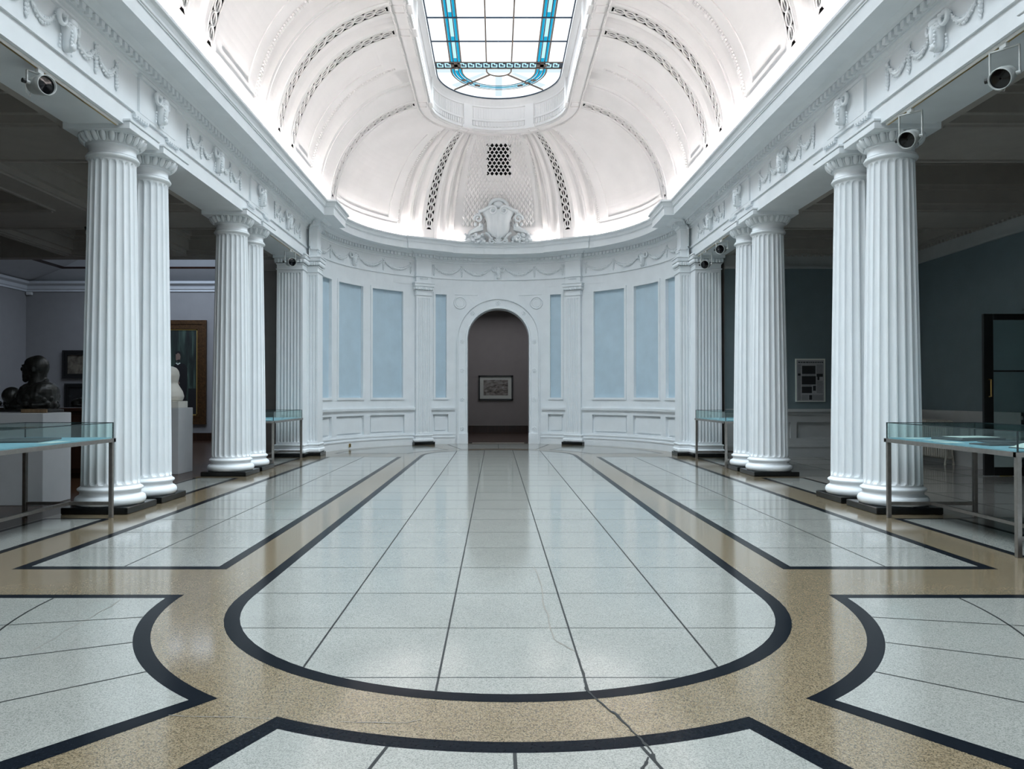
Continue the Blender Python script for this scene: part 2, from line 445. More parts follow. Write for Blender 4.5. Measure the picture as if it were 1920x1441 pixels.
# ================================================================== ENTABLATURE (one moulded run round the hall and apse)
PROF = [(-.74, 5.02), (-.70, 4.98), (0, 4.98), (0, 5.22), (.03, 5.22), (.03, 5.26), (0, 5.26), (0, 5.72), (.02, 5.74), (.02, 5.77), (.05, 5.79), (.05, 5.82), (.09, 5.82), (.09, 5.91),
        (.15, 5.91), (.17, 5.935), (.20, 5.95), (.24, 5.97), (.53, 5.97), (.53, 6.155), (.545, 6.155), (.545, 6.17), (.56, 6.18), (.565, 6.21), (.59, 6.26), (.625, 6.285), (.625, 6.33), (.60, 6.33), (.585, 6.27), (.48, 6.27)]
ent = MB()
XH = 4.83
left = [(-XH, -4.5), (-XH, 19.40), (-4.60, 19.40), (-4.60, 19.80), (-4.95, 19.80)]
sweep(ent, left, PROF)
right = [(-x, y) for x, y in left][::-1]
sweep(ent, right, PROF)
PIL = 60.2
def ap(r, a): return (-r * cos(R_(a)), YC + r * sin(R_(a)))
BW = 3.15
path = [ap(RW, a) for a in (-8, -4, 0, 4, 8, 12, 16, 20, 24, 28, 32, 36, 40, 44, 48)]
def pil_break(c): return [ap(RW, c - BW), ap(RW - .13, c - BW), ap(RW - .13, c + BW), ap(RW, c + BW)]
path += pil_break(PIL) + [ap(RW, a) for a in (72, 76, 80, 84, 88, 92, 96, 100, 104, 108)] + pil_break(180 - PIL)
path += [ap(RW, a) for a in (132, 136, 140, 144, 148, 152, 156, 160, 164, 168, 172, 176, 180, 184, 188)]
sweep(ent, path, [(p, z + .005) for p, z in PROF[2:]])
# dentil teeth
def dent(c, t, nrm, w=.075):
    c = Vector((c[0], c[1])); t = Vector(t) * (w / 2); n = Vector(nrm)
    a, b_ = c + n * .085, c + n * .145
    ent.hexa([(*(a - t), 5.825), (*(a + t), 5.825), (*(b_ + t), 5.825), (*(b_ - t), 5.825), (*(a - t), 5.905), (*(a + t), 5.905), (*(b_ + t), 5.905), (*(b_ - t), 5.905)])
y = -4.2
while y < 19.2:
    dent((-XH, y), (0, 1), (1, 0)); dent((XH, y), (0, 1), (-1, 0)); y += .14
for s in (-1, 1):
    for y in (19.46, 19.6, 19.74): dent((s * 4.60, y), (0, 1), (-s, 0))
    for x in (4.66, 4.76): dent((s * x, 19.40), (1, 0), (0, -1), .06)
a = 4.0
while a < 176.1:
    rr = RW - .13 if abs(a - PIL) < BW + .6 or abs(a - 180 + PIL) < BW + .6 else RW
    dent(ap(rr, a), (sin(R_(a)), cos(R_(a))), (cos(R_(a)), -sin(R_(a)))); a += 1.62
# raised blocks over the coupled columns, with guttae
PAIRS = ((10.19, 11.19), (14.81, 15.81), (5.60, 6.62), (1.0, 2.0))
for s in (-1, 1):
    for (ya, yb) in PAIRS:
        m_ = (ya + yb) / 2
        ent.box(s * XH - .035 * (s > 0), s * XH + .035 * (s < 0), m_ - .56, m_ + .56, 5.26, 5.735)
        ent.box(s * XH - .06 * (s > 0), s * XH + .06 * (s < 0), m_ - .58, m_ + .58, 5.72, 5.765)
        for yc in (ya, yb):
            x0, x1 = (s * XH - .045, s * XH) if s > 0 else (s * XH, s * XH + .045)
            ent.box(x0, x1, yc - .2, yc + .2, 5.185, 5.212)
            for k in range(6): ent.box(x0, x1, yc - .185 + k * .066, yc - .145 + k * .066, 5.155, 5.187)
    ent.box(s * 4.6, s * (4.6 - .03), 19.45, 19.75, 5.17, 5.21)
for c in (PIL, 180 - PIL):
    for k in range(6):
        q = ap(RW - .15, c - 1.4 + k * .56); ent.box(q[0] - .017, q[0] + .017, q[1] - .02, q[1] + .05, 5.16, 5.20)
entab = structure(ent.build('trim_1', 'white'))

# ------------------------------------------------------------------ relief ornaments on the frieze (parts of it)
def ram_mesh():
    h = MB()
    # fleece and muzzle
    h.lathe([(.015, -.24), (.045, -.235), (.055, -.19), (.060, -.12), (.075, -.04), (.088, .03), (.085, .08), (.06, .115), (.02, .125)], 14, (0, -.035, 0))
    h.blob((0, -.085, -.19), (.048, .04, .05)); h.blob((0, -.10, -.06), (.032, .035, .12)); h.blob((0, -.085, .065), (.07, .05, .05))
    for s in (-1, 1):
        pts = []; rad = []
        for k in range(17):
            t = k / 16; a = 2.2 - t * 6.6; r = .088 * (1 - .62 * t)
            pts.append((s * (.135 + r * cos(a) * .85), -.03 - .05 * t, .055 + r * sin(a))); rad.append(.034 * (1 - .62 * t))
        pts = [(s * .05, -.05, .115)] + pts; rad = [.036] + rad
        h.tube(pts, rad, 8)
        h.blob((s * .085, -.075, -.005), (.03, .02, .016)); h.blob((s * .05, -.10, .03), (.014, .014, .012))
        for k in range(4): h.blob((s * (.105 + .004 * k), -.012, -.10 - .045 * k), (.013, .012, .018), nu=6, nv=4)
    for k in range(7):
        z = -.20 + k * .04
        for x in (-.03, .03): h.blob((x + random.uniform(-.01, .01), -.095, z), (.022, .018, .022), nu=6, nv=4)
    return h
def swag_mesh(w, sag=.20):
    h = MB(); n = max(12, int(w / .045))
    for k in range(n + 1):
        t = k / n; x = (t - .5) * w; z = -sag * (1 - (2 * t - 1) ** 2); th = .014 + .028 * sin(pi * t)
        for q in range(3):
            h.blob((x + random.uniform(-.012, .012), -.010 - random.uniform(0, .014), z + (q - 1) * th * .8), (.028, .016, .013 + .004 * sin(pi * t)), nu=6, nv=4, rot=Matrix.Rotation(random.uniform(-.8, .8), 3, 'Y'))
    pts = [((k / 24 - .5) * w, -.012, -sag * (1 - (2 * k / 24 - 1) ** 2)) for k in range(25)]
    h.tube(pts, [.010 + .018 * sin(pi * k / 24) for k in range(25)], 6)
    return h
def drop_mesh():
    h = MB()
    h.blob((0, -.02, .02), (.035, .025, .03)); h.tube([(-.05, -.012, .06), (0, -.03, .02), (.05, -.012, .065)], .010, 6)
    for k in range(6):
        z = -.03 - k * .045; r = .030 - .003 * k
        for s in (-1, 1): h.blob((s * .018, -.016, z + .01 * s), (r * .7, .018, .028), nu=6, nv=4, rot=Matrix.Rotation(s * .5, 3, 'Y'))
    h.tube([(0, -.01, 0), (0, -.012, -.26)], .009, 6)
    h.blob((0, -.014, -.285), (.014, .012, .022), nu=6, nv=4)
    return h
ORN = {}
def orn(kind, mesh, loc, rz):
    if kind not in ORN:
        o = mesh().build(kind.split('#')[0], 'white', entab); ORN[kind] = o
    else:
        o = ORN[kind].copy(); col.objects.link(o); o.parent = entab
    o.location = loc; o.rotation_euler = (0, 0, rz); return o
def bay(head, a, b, s):       # straight bay of the hall: head between two double swags
    rz = s * pi / 2 * -1
    rz = pi / 2 if s < 0 else -pi / 2
    x = s * XH
    orn('ram_head', ram_mesh, (x - s * .01, head, 5.53), rz)
    for e in (a, b):
        d = (e - head); q = .17 * (1 if d > 0 else -1)
        w = (abs(d) - .17 - .06) / 2
        for k in (0, 1): orn('garland#%.2f' % w, lambda: swag_mesh(w, .19), (x, head + q + (1 if d > 0 else -1) * w * (k + .5), 5.63), rz)
        orn('ribbon_drop', drop_mesh, (x, head + q + (1 if d > 0 else -1) * w, 5.62), rz)
        orn('ribbon_drop', drop_mesh, (x, e - (1 if d > 0 else -1) * .05, 5.62), rz)
for s in (-1, 1):
    bay(8.40, 7.12, 9.60, s); bay(13.0, 11.74, 14.26, s); bay(17.4, 16.40, 18.60, s)
    for c in (10.69, 15.31, 6.11): orn('ram_head', ram_mesh, (s * (XH - .045), c, 5.53), pi / 2 if s < 0 else -pi / 2)
def apse_orn(kind, mesh, a, z, dr=0.0):
    q = ap(RW - dr, a); orn(kind, mesh, (q[0], q[1], z), pi / 2 - R_(a))
apse_orn('ram_head', ram_mesh, 90, 5.51)
for base in (0, 1):
    f = (lambda a: a) if base == 0 else (lambda a: 180 - a)
    apse_orn('ram_head', ram_mesh, f(29.0), 5.51)
    for (a0, a1) in ((3, 15), (15, 27), (31, 43.5), (43.5, 56), (64.5, 76), (76, 87.7)):
        w = R_(a1 - a0) * RW
        apse_orn('garland#%.2f' % w, lambda: swag_mesh(w, .21), f((a0 + a1) / 2), 5.62, .02)
    for a in (3.4, 15, 43.5, 55.4, 65, 76): apse_orn('ribbon_drop', drop_mesh, f(a), 5.61)

# ================================================================== COLUMNS
RB, RT, ZB, ZT = .357, .288, .32, 4.62
def shaft_mesh(n=20, per=9):
    h = MB(); rows = []
    zs = [ZB, ZB + .03] + [ZB + .035 + .075 * k / 5 for k in range(6)] + [ZB + .2 + (ZT - ZB - .4) * k / 10 for k in range(11)] + [ZT - .11 + .075 * k / 5 for k in range(6)] + [ZT - .03, ZT]
    for z in zs:
        t = (z - ZB) / (ZT - ZB); r = RB + (RT - RB) * (t ** 1.5 * .55 + t * .45)
        w = pi * r / n * .86; row = []
        for i in range(n):
            for k in range(per):
                u = (k / (per - 1)) * 2 - 1; u *= 1 if k < per else 1
                ang = 2 * pi * (i + .5 + u * .43) / n
                zb = z - (ZB + .035); zt = (ZT - .035) - z; hw = 1.0
                e = min(zb, zt)
                if e <= 0: hw = 0
                elif e < .075: hw = sqrt(max(0, 1 - ((.075 - e) / .075) ** 2))
                d = .036 * (r / RB) * sqrt(max(0, 1 - (u / max(hw, 1e-3)) ** 2)) * min(1, hw * 1.05) if abs(u) < hw else 0
                row.append(((r - d) * cos(ang), (r - d) * sin(ang), z))
        rows.append(row)
    h.grid(rows, 0, False, True)
    return h
def base_mesh(ro=.43):
    k = ro / .43; h = MB()
    pr = [(.36, .087), (.395 * k, .088), (.418 * k, .105), (.43 * k, .135), (.43 * k, .16), (.418 * k, .19), (.395 * k, .207), (.385, .21), (.372, .222), (.366, .245), (.372, .268), (.39, .275), (.398, .285), (.398, .30), (.385, .312), (.37, .318), (.357, .335)]
    h.lathe(pr, 56); return h
def capital_mesh():
    h = MB()
    h.lathe([(RT, 4.60), (RT + .012, 4.612), (RT + .035, 4.622), (RT + .042, 4.64), (RT + .035, 4.655), (RT + .015, 4.662), (RT + .022, 4.668), (RT + .022, 4.68), (RT, 4.69), (RT, 4.775), (RT + .012, 4.785)], 56)
    return h
def egg_mesh():
    h = MB()
    h.lathe([(RT + .01, 4.783), (RT + .02, 4.79), (RT + .035, 4.82), (RT + .06, 4.86), (RT + .085, 4.90), (RT + .10, 4.922)], 48)
    n = 22
    for k in range(n):
        a = 2 * pi * k / n; c, q = cos(a), sin(a); r = RT + .082
        m_ = Matrix.Rotation(a, 3, 'Z') @ Matrix.Rotation(.62, 3, 'Y')
        h.blob((r * c, r * q, 4.862), (.030, .040, .072), nu=10, nv=8, rot=m_)
        a += pi / n; c, q = cos(a), sin(a)
        h.blob(((r + .004) * c, (r + .004) * q, 4.862), (.016, .009, .066), nu=6, nv=6, rot=Matrix.Rotation(a, 3, 'Z') @ Matrix.Rotation(.62, 3, 'Y'))
    h.lathe([(RT + .112, 4.905), (RT + .128, 4.908), (RT + .128, 4.921), (RT + .112, 4.922)], 48)
    h.lathe([(RT + .012, 4.785), (RT + .03, 4.787), (RT + .034, 4.797), (RT + .02, 4.803)], 48)
    return h
def abacus_mesh(a=.43):
    h = MB()
    h.bbox(-a, a, -a, a, 4.92, 5.005, .004); h.bbox(-a - .015, a + .015, -a - .015, a + .015, 5.012, 5.045, .006); h.box(-a + .008, a - .008, -a + .008, a - .008, 5.0, 5.015)
    return h
colm = thing('fluted_column', '', 'column', (-5.18, 10.19, 0), 0, 'coupled fluted columns along the hall')
pb = MB(); pb.bbox(-.425, .425, -.425, .425, 0, .088, .008)
pl = pb.build('plinth', 'black', colm); pl['label'] = 'black marble plinth'
base_mesh().build('base', 'white', colm); shaft_mesh().build('shaft', 'white', colm)
cp = capital_mesh().build('capital', 'white', colm); egg_mesh().build('egg_moulding', 'white', cp)
abacus_mesh().build('abacus', 'white', colm)
first = True
for (x, y, lab) in (
    (-5.18, 10.19, 'fluted white column nearest the white pedestal with the dark bust'),
    (-5.18, 11.19, 'fluted white column just behind the one by the dark bust pedestal'),
    (-5.18, 14.81, 'fluted white column right of the full-length portrait, front one of its pair'),
    (-5.18, 15.81, 'fluted white column half hidden behind its twin right of the full-length portrait'),
    (5.18, 10.19, 'fluted white column rising behind the end of the display case holding papers'),
    (5.18, 11.19, 'fluted white column between the newspaper poster and its nearer twin'),
    (5.18, 14.81, 'fluted white column left of the newspaper poster, nearer one of its pair'),
    (5.18, 15.81, 'fluted white column half hidden left of its twin, beside the small far display case'),
    (5.18, 6.62, 'column of which only the white base and black plinth show at the frame edge')):
    c = colm if first else copy_tree(colm); first = False
    relabel(c, lab, (x, y, 0), 0)

# ------------------------------------------------------------------ pilasters
def pilaster(name, w, d, nfl, lab, loc, rz, group=None, margin=.05, parent=None):
    t = thing(name, lab, 'pilaster', loc, rz, group) if parent is None else parent
    made = set(parent.children) if parent is not None else None     # local: front faces -y, back plane y=0
    h = MB(); h.bbox(-w / 2 - .09, w / 2 + .09, -d - .09, .0, 0, .088, .006); p = h.build('plinth', 'black', t); p['label'] = 'black marble plinth'
    h = MB()
    for (e, z0, z1, c) in ((.075, .088, .20, .03), (.03, .20, .27, .005), (.045, .27, .315, .012)): h.bbox(-w / 2 - e, w / 2 + e, -d - e, .0, z0, z1, c)
    h.build('base', 'white', t)
    h = MB(); zb, zt = .315, 4.62; tp = .97
    fw = (w - 2 * margin) / nfl
    def fac(z): return 1 + (tp - 1) * (z - zb) / (zt - zb)
    zs = [zb, zb + .05, zb + .055, zb + .075, zb + .1, zb + .3, 2.4, zt - .3, zt - .1, zt - .075, zt - .055, zt - .05, zt]
    rows = []
    for z in zs:
        e = min(z - zb - .05, zt - .05 - z); hw = 0 if e <= 0 else (1 if e > .05 else sqrt(1 - ((.05 - e) / .05) ** 2)); k = fac(z)
        row = [(-w / 2 * k, 0, z), (-w / 2 * k, -d, z)]
        for i in range(nfl):
            for q in range(9):
                u = q / 4 - 1; x = -w / 2 + margin + fw * (i + .5 + u * .40)
                dd = (fw * .42) * sqrt(max(0, 1 - (u / hw) ** 2)) * hw if hw > 0 and abs(u) < hw else 0
                row.append((x * k, -d + min(dd, d * .8 if d < .1 else .06), z))
        row += [(w / 2 * k, -d, z), (w / 2 * k, 0, z)]
        rows.append(row)
    h.grid(rows, 0, False); h.build('shaft', 'white', t)
    h = MB(); wt = w * tp
    for (e, z0, z1, c) in ((.0, 4.62, 4.78, .002), (.025, 4.64, 4.665, .008), (.02, 4.77, 4.80, .006), (.06, 4.82, 4.92, .02)): h.bbox(-wt / 2 - e, wt / 2 + e, -d - e, .0, z0, z1, c)
    n = max(5, int(wt / .075))
    for i in range(n): h.blob((-wt / 2 + wt * (i + .5) / n, -d - .045, 4.86), (wt / n * .42, .035, .055), nu=8, nv=6)
    for s in (-1, 1):
        m_ = max(1, int(d / .075))
        for i in range(m_): h.blob((s * (wt / 2 + .045), -d * (i + .5) / m_, 4.86), (.035, d / m_ * .42, .055), nu=8, nv=6)
    h.build('capital', 'white', t)
    h = MB(); h.bbox(-wt / 2 - .08, wt / 2 + .08, -d - .08, .0, 4.92, 5.0, .004); h.bbox(-wt / 2 - .095, wt / 2 + .095, -d - .095, .0, 5.005, 5.045, .006); h.build('abacus', 'white', t)
    if made is not None:
        for c in t.children:
            if c not in made: c.location = loc
    return t
for k, (ang, lab) in enumerate(((PIL, 'flat fluted pilaster on the apse wall left of the arched doorway'), (180 - PIL, 'flat fluted pilaster on the apse wall right of the arched doorway'))):
    q = ap(RW + .02, ang)
    pilaster('fluted_pilaster', .52, .15, 7, lab, (q[0], q[1], 0), pi / 2 - R_(ang), group='pilasters flanking the arched doorway')
for s, side in ((-1, 'left'), (1, 'right')):
    # pier at the mouth of the apse: a broad fluted face towards the room and a narrower one towards the hall
    pier = thing('corner_pier', 'fluted white corner pier behind the far %s display case, at the apse mouth' % side, 'pier', (s * 5.0, 19.5, 0), 0, 'corner piers of the apse')
    pilaster(None, .66, .52, 7, None, (s * .18, 0, 0), 0, parent=pier)
    pilaster(None, .30, .55, 3, None, (s * -.27, .47, 0), 0, margin=.035, parent=pier)

# ================================================================== APSE WALL
PB = [9.6, 15.56, 20.4, 33.75, 38.45, 52.1, 56.9, 63.4, 65.55, 69.9, 73.6]
fr = .85                       # width of a panel frame in degrees
AP = [PB[0] - 6, PB[1], PB[2], PB[3], PB[4], PB[5], PB[8], PB[9]]
pan = [(3.2, PB[1]), (PB[2], PB[3]), (PB[4], PB[5]), (PB[8], PB[9])]
pan = pan + [(180 - b_, 180 - a_) for a_, b_ in pan[::-1]]
DOOR = math.degrees(math.asin(1.39 / RW))
ub = [1.7, 2.0]
kinds = ['w', 'w']
for (a_, b_) in pan:
    if a_ > 90 and ub[-1] < 90:
        ub += [90 - DOOR]; kinds += ['door']; ub += [90 + DOOR]; kinds += ['w']
    ub += [a_ - fr]; kinds += ['f']; ub += [a_]; kinds += ['p']; ub += [b_]; kinds += ['f']; ub += [b_ + fr]; kinds += ['w']
ub += [178.3]
vb = [0, .20, .24, .29, .33, .38, .44, .88, .94, 1.05, 1.085, 1.125, 1.155, 1.40, 1.465, 4.73, 4.80, 5.0]
def awD(i, j, u, v):
    k = kinds[i]; z0, z1 = vb[j], vb[j + 1]
    if z1 <= .20: return -.035
    if z1 <= .24: return -.05
    if z1 <= .29: return -.02
    if z1 <= .33: return -.035
    if .94 < z1 <= 1.085: return -.02 if z1 <= 1.05 and z0 >= 1.0 else (0 if z1 <= 1.05 else -.03)
    if 1.085 < z1 <= 1.125: return -.055
    if 1.125 < z1 <= 1.155: return -.06
    if k == 'w': return 0
    if .38 < z1 <= .94:
        if z0 >= .44 and z1 <= .88 and k == 'p': return .05
        return .085
    if 1.40 <= z0 < 4.8 and k in 'fp':
        if k == 'p' and z0 >= 1.465 and z1 <= 4.73: return .065
        # moulded frame
        return -.03
    return 0
def awM(i, j):
    if kinds[i] == 'door' and vb[j] < 4.66 and vb[j + 1] <= 4.73: return None
    return 1 if kinds[i] == 'p' and vb[j] >= 1.46 and vb[j + 1] <= 4.74 else 0
def awP(u, v, d): r = RW + d; return (-r * cos(R_(u)), YC + r * sin(R_(u)), v)
w = MB(); relief(w, ub, vb, awD, awM, awP, us=1.6)
wb = structure(w.build('wall_back', ['white', 'blue']))
# brass socket on the skirting
q = ap(RW - .05, 26.5)
h = MB(); h.bbox(-.045, .045, -.012, .0, 0, .10, .004); t = h.build('wall_socket', 'brass'); t.location = (q[0], q[1], .055); t.rotation_euler = (0, 0, pi / 2 - R_(26.5))
tag(t, 'small brass socket plate on the curved white skirting', 'socket')
h = MB(); h.box(-.022, .022, -.016, -.011, .018, .05); h.box(-.022, .022, -.016, -.011, .06, .082); h.build('socket_slot', 'black', t)

# arched doorway surround
ZS, RI, RO = 3.34, .985, 1.315
def cyl(x, z, d=0.0): return (x, YC + sqrt((RW - d) ** 2 - x * x), z)
ring = []
NJ = 8
for k in range(NJ): ring.append(('j', -1, ZS * k / NJ))
for k in range(41): ring.append(('a', 180 - 180 * k / 40, 0))
for k in range(NJ): ring.append(('j', 1, ZS * (NJ - 1 - k) / NJ))
def rp(e, r):
    if e[0] == 'j': return (e[1] * r, e[2])
    return (r * cos(R_(e[1])), ZS + r * sin(R_(e[1])))
def rect(e):
    if e[0] == 'j': return (e[1] * 1.39, e[2])
    c_, s_ = cos(R_(e[1])), sin(R_(e[1])); k = min(1.39 / max(abs(c_), 1e-6), 1.39 / max(s_, 1e-6)); return (k * c_, ZS + k * s_)
d = MB()
prof = [(RO + .0, 0), (RO, .085), (RO - .035, .085), (RO - .05, .035), (RI + .06, .035), (RI + .045, .06), (RI, .06)]
for k in range(len(prof) - 1):
    d.grid([[cyl(*rp(e, prof[k][0]), prof[k][1]) for e in ring], [cyl(*rp(e, prof[k + 1][0]), prof[k + 1][1]) for e in ring]], 0, False)
d.grid([[cyl(*rect(e)) for e in ring], [cyl(*rp(e, RO)) for e in ring]], 0, False)
inner = [cyl(*rp(e, RI), .06) for e in ring]
d.grid([inner, [(p[0], 25.15, p[2]) for p in inner]], 0, False)
for s in (-1, 1):
    x0, x1 = sorted((s * (RI - .015), s * (RO + .01)))
    ya = YC + sqrt(RW ** 2 - 1.2 ** 2) - .075
    d.box(x0, x1, ya, ya + .4, 0, .33)
dr = structure(d.build('door_1', 'white'))
def rosette():
    h = MB(); h.tube([(.062 * cos(2 * pi * k / 20), 0, .062 * sin(2 * pi * k / 20)) for k in range(21)], .014, 6)
    for k in range(4):
        a_ = pi / 4 + k * pi / 2; h.blob((.032 * cos(a_), -.004, .032 * sin(a_)), (.028, .024, .015), rot=Matrix.Rotation(-a_, 3, 'Y'))
    h.blob((0, -.008, 0), (.012, .012, .012)); return h
ro0 = None
def place_ros(x, z):
    global ro0
    if ro0 is None: ro0 = rosette().build('rosette', 'white', dr); o = ro0
    else: o = ro0.copy(); col.objects.link(o); o.parent = dr
    o.location = cyl(x, z, .034); o.rotation_euler = (0, 0, -x / RW)
for s in (-1, 1):
    for z in (.47, 1.40, 2.33, 3.25): place_ros(s * 1.15, z)
    place_ros(s * 1.15 * cos(R_(45)), ZS + 1.15 * sin(R_(45)))
place_ros(0, ZS + 1.15)
for s in (-1, 1):
    h = MB(); h.tube([cyl(s * 1.22 + .185 * cos(2 * pi * k / 32), 4.49 + .185 * sin(2 * pi * k / 32), .006) for k in range(33)], .026, 6)
    h.tube([cyl(s * 1.22 + .13 * cos(2 * pi * k / 32), 4.49 + .13 * sin(2 * pi * k / 32), .006) for k in range(33)], .010, 6)
    h.build('roundel', 'white', wb)
    h = MB(); h.tube([cyl(s * (1.38 - .09 * k), 4.745, .004) for k in range(9)], .012, 6); h.build('panel_moulding', 'white', wb)

# room beyond the arch
b = MB(); b.box(-4.2, 4.2, 32, 32.2, -.1, 5.0); b.box(-4.2, 4.2, 31.9, 32.2, 4.93, 5.02)
b.box(-4.4, -4.2, 24.4, 32.2, -.1, 6.4); b.box(4.2, 4.4, 24.4, 32.2, -.1, 6.4)
structure(b.build('wall_north', 'taupe_wall'))
b = MB(); b.box(-4.2, 4.2, 31.96, 32.0, 0, .29); structure(b.build('baseboard_back', 'darkwood'))
b = MB(); b.box(-4.2, 4.2, 25.0, 32.2, 6.0, 6.2, 0); b.box(-4.2, 4.2, 31.2, 32.0, 5.02, 5.06, 0)
b.box(-2.6, 2.6, 27.2, 31.6, 5.94, 5.99, 1); structure(b.build('ceiling_back', ['shaded_plaster', 'room_lay']))
b = MB(); b.box(-.86, .86, 24.78, 24.86, .001, .012, 0); b.box(-.95, -.84, 24.76, 24.88, .001, .014, 1); b.box(.84, .95, 24.76, 24.88, .001, .014, 1)
structure(b.build('trim_2', ['steel', 'black']))
t = thing('framed_watercolour', 'framed landscape with pale mount on the wall seen through the arch', 'picture', (-.08, 31.99, 1.86))
h = MB(); w_, hh, e = .72, .52, .065
for (x0, x1, z0, z1) in ((-w_, w_, hh - e, hh), (-w_, w_, -hh, -hh + e), (-w_, -w_ + e, -hh, hh), (w_ - e, w_, -hh, hh)): h.box(x0, x1, -.05, 0, z0, z1)
h.build('frame', 'frame_black', t)
h = MB(); h.box(-w_ + e, w_ - e, -.02, 0, -hh + e, hh - e); h.build('mount', 'mount', t)
h = MB(); h.box(-.51, .51, -.026, -.019, -.31, .33); h.build('landscape_view', 'seascape', t)

# ================================================================== VAULT
RA, RBv, ZV, ZVB, RBASE = 1.55, 2.72, 2.64, 6.43, 4.27
def prof_rz(v, d):
    if v < 0: return RBASE + d, ZVB + v
    return RA + (RBv + d) * cos(v), ZVB + (ZV + d) * sin(v)
RBAND = 2.13
VT = acos((RBAND - RA) / RBv)
def PL(u, v, d): r, z = prof_rz(v, d); return (-r, u, z)
def PR(u, v, d): r, z = prof_rz(v, d); return (r, u, z)
def PD(u, v, d): r, z = prof_rz(v, d); return (-r * cos(R_(u)), YC + r * sin(R_(u)), z)
def v_of_z(z): return math.asin(min(1, (z - ZVB) / ZV)) if z > ZVB else z - ZVB
V_FB, V_FI, V_II, V_IT = v_of_z(6.66), v_of_z(6.80), 1.165, 1.27
vbr = [-.20, 0, V_FB, V_FI, V_II, V_IT, VT]
vault = MB()
RIBS = [-3.6, 1.0, 1.95, 5.60, 6.58, 10.20, 11.16, 14.80, 15.76, YC - .17]
def bayspec(a, b_, scale=1.0, B=None):
    """breaks and depth kinds across one bay: rib edge, panel, bead, coves, rib edge"""
    s = scale
    if b_ - a < 1.3 / 1.0 * s and B is None:      # strip between twin ribs
        return [(a + .16 * s, 'flat'), (a + .26 * s, 'chan'), (b_ - .26 * s, 'flat'), (b_ - .16 * s, 'rib')]
    L = b_ - .2 * s - (B + .14 * s)
    return [(a + .16 * s, 'flat'), (a + .24 * s, 'frame'), (a + .5 * s, 'field'), (B - .36 * s, 'frame'), (B - .04 * s, 'bead'), (B + .10 * s, 'cove1'), (B + .10 * s + L * .42, 'fil'), (B + .10 * s + L * .50, 'cove2'), (b_ - .26 * s, 'flat'), (b_ - .16 * s, 'rib')]
BEADS = {1.95: 4.1, 6.58: 8.72, 11.16: 13.32, 15.76: 17.42}
def vault_breaks():
    out = [(-4.5, 'flat'), (RIBS[1] - .16, 'rib')]
    for a, b_ in zip(RIBS[1:-1], RIBS[2:]): out += bayspec(a, b_, 1.0, BEADS.get(a))
    return out
def dome_breaks():
    s = 180 / pi / 4.3
    out = [(.0, 'rib')]
    out += bayspec(.0, 60, s, 45.4)
    out += [(60 + 2.2, 'flat'), (63.6, 'cove2'), (67.4, 'fil'), (68.4, 'cove2'), (71.2, 'nfr'), (74.3, 'scale')]
    half_ = out[:]
    mir = []
    bl = [x for x, _ in half_] + [180 - half_[-1][0]]
    ks = [k for _, k in half_]
    full = list(half_)
    ends = [x for x, _ in half_]
    for i in range(len(half_) - 1, 0, -1):
        full.append((180 - ends[i], ks[i - 1]))
    return full
def vd(kind, u, v, u0, u1, j):
    t = (u - u0) / max(1e-6, u1 - u0)
    inner = 2 <= j <= 4          # between the bottom and the top of the frames
    if kind in ('flat', 'rib'): return 0.0 if kind == 'flat' else .014
    if kind == 'chan': return .12 * sin(pi * t)
    if kind == 'cove1': return .04 + .15 * sin(pi * t)
    if kind == 'cove2': return .12 * sin(pi * t) + .015
    if kind == 'fil': return .035
    if kind == 'bead': return .02
    if kind == 'frame': return .024 if inner else .008
    if kind == 'field': return .045 if j == 3 else (.024 if inner else .008)
    if kind == 'nfr': return .05
    if kind == 'scale': return .09 if 3 <= j <= 5 else .05
    return 0
sb = vault_breaks(); su = [x for x, _ in sb] + [YC]; sk = [k for _, k in sb]
for P in (PL, PR):
    relief(vault, su, vbr, lambda i, j, u, v: vd(sk[i], u, v, su[i], su[i + 1], j), lambda i, j: 0, P, us=.09, vs=.055)
db = dome_breaks(); du = [x for x, _ in db] + [180.0]; dk = [k for _, k in db]
relief(vault, du, vbr, lambda i, j, u, v: vd(dk[i], u, v, du[i], du[i + 1], j), lambda i, j: 0, PD, us=1.2, vs=.055)
# flat band, lantern wall
def stad(r, y0=-3.2, n=48): return [(-r, y0)] + [(-r, YC - .01)] + [(-r * cos(pi * k / n), YC + r * sin(pi * k / n)) for k in range(1, n)] + [(r, YC - .01)] + [(r, y0)]
zb_ = prof_rz(VT, 0)[1]
GZ, GR = 9.86, 1.62
pr = [(RBAND, zb_), (RBAND - .01, zb_ - .03), (RBAND - .045, zb_ - .035), (RBAND - .05, zb_), (RBAND - .28, zb_), (RBAND - .285, zb_ - .03), (RBAND - .33, zb_ - .03), (RBAND - .34, zb_ + .01), (1.745, zb_ + .01), (1.745, zb_ + .07),
      (1.765, zb_ + .08), (1.765, zb_ + .23), (1.74, zb_ + .24), (1.74, zb_ + .29), (1.76, zb_ + .30), (1.76, zb_ + .62), (1.735, zb_ + .63), (1.735, zb_ + .67), (1.70, zb_ + .74), (1.66, zb_ + .80), (GR + .02, GZ - .02), (GR + .02, GZ + .05)]
for k in range(len(pr) - 1):
    A, B_ = stad(pr[k][0]), stad(pr[k + 1][0]); vault.grid([[(p[0], p[1], pr[k][1]) for p in A], [(p[0], p[1], pr[k + 1][1]) for p in B_]], 0, False)
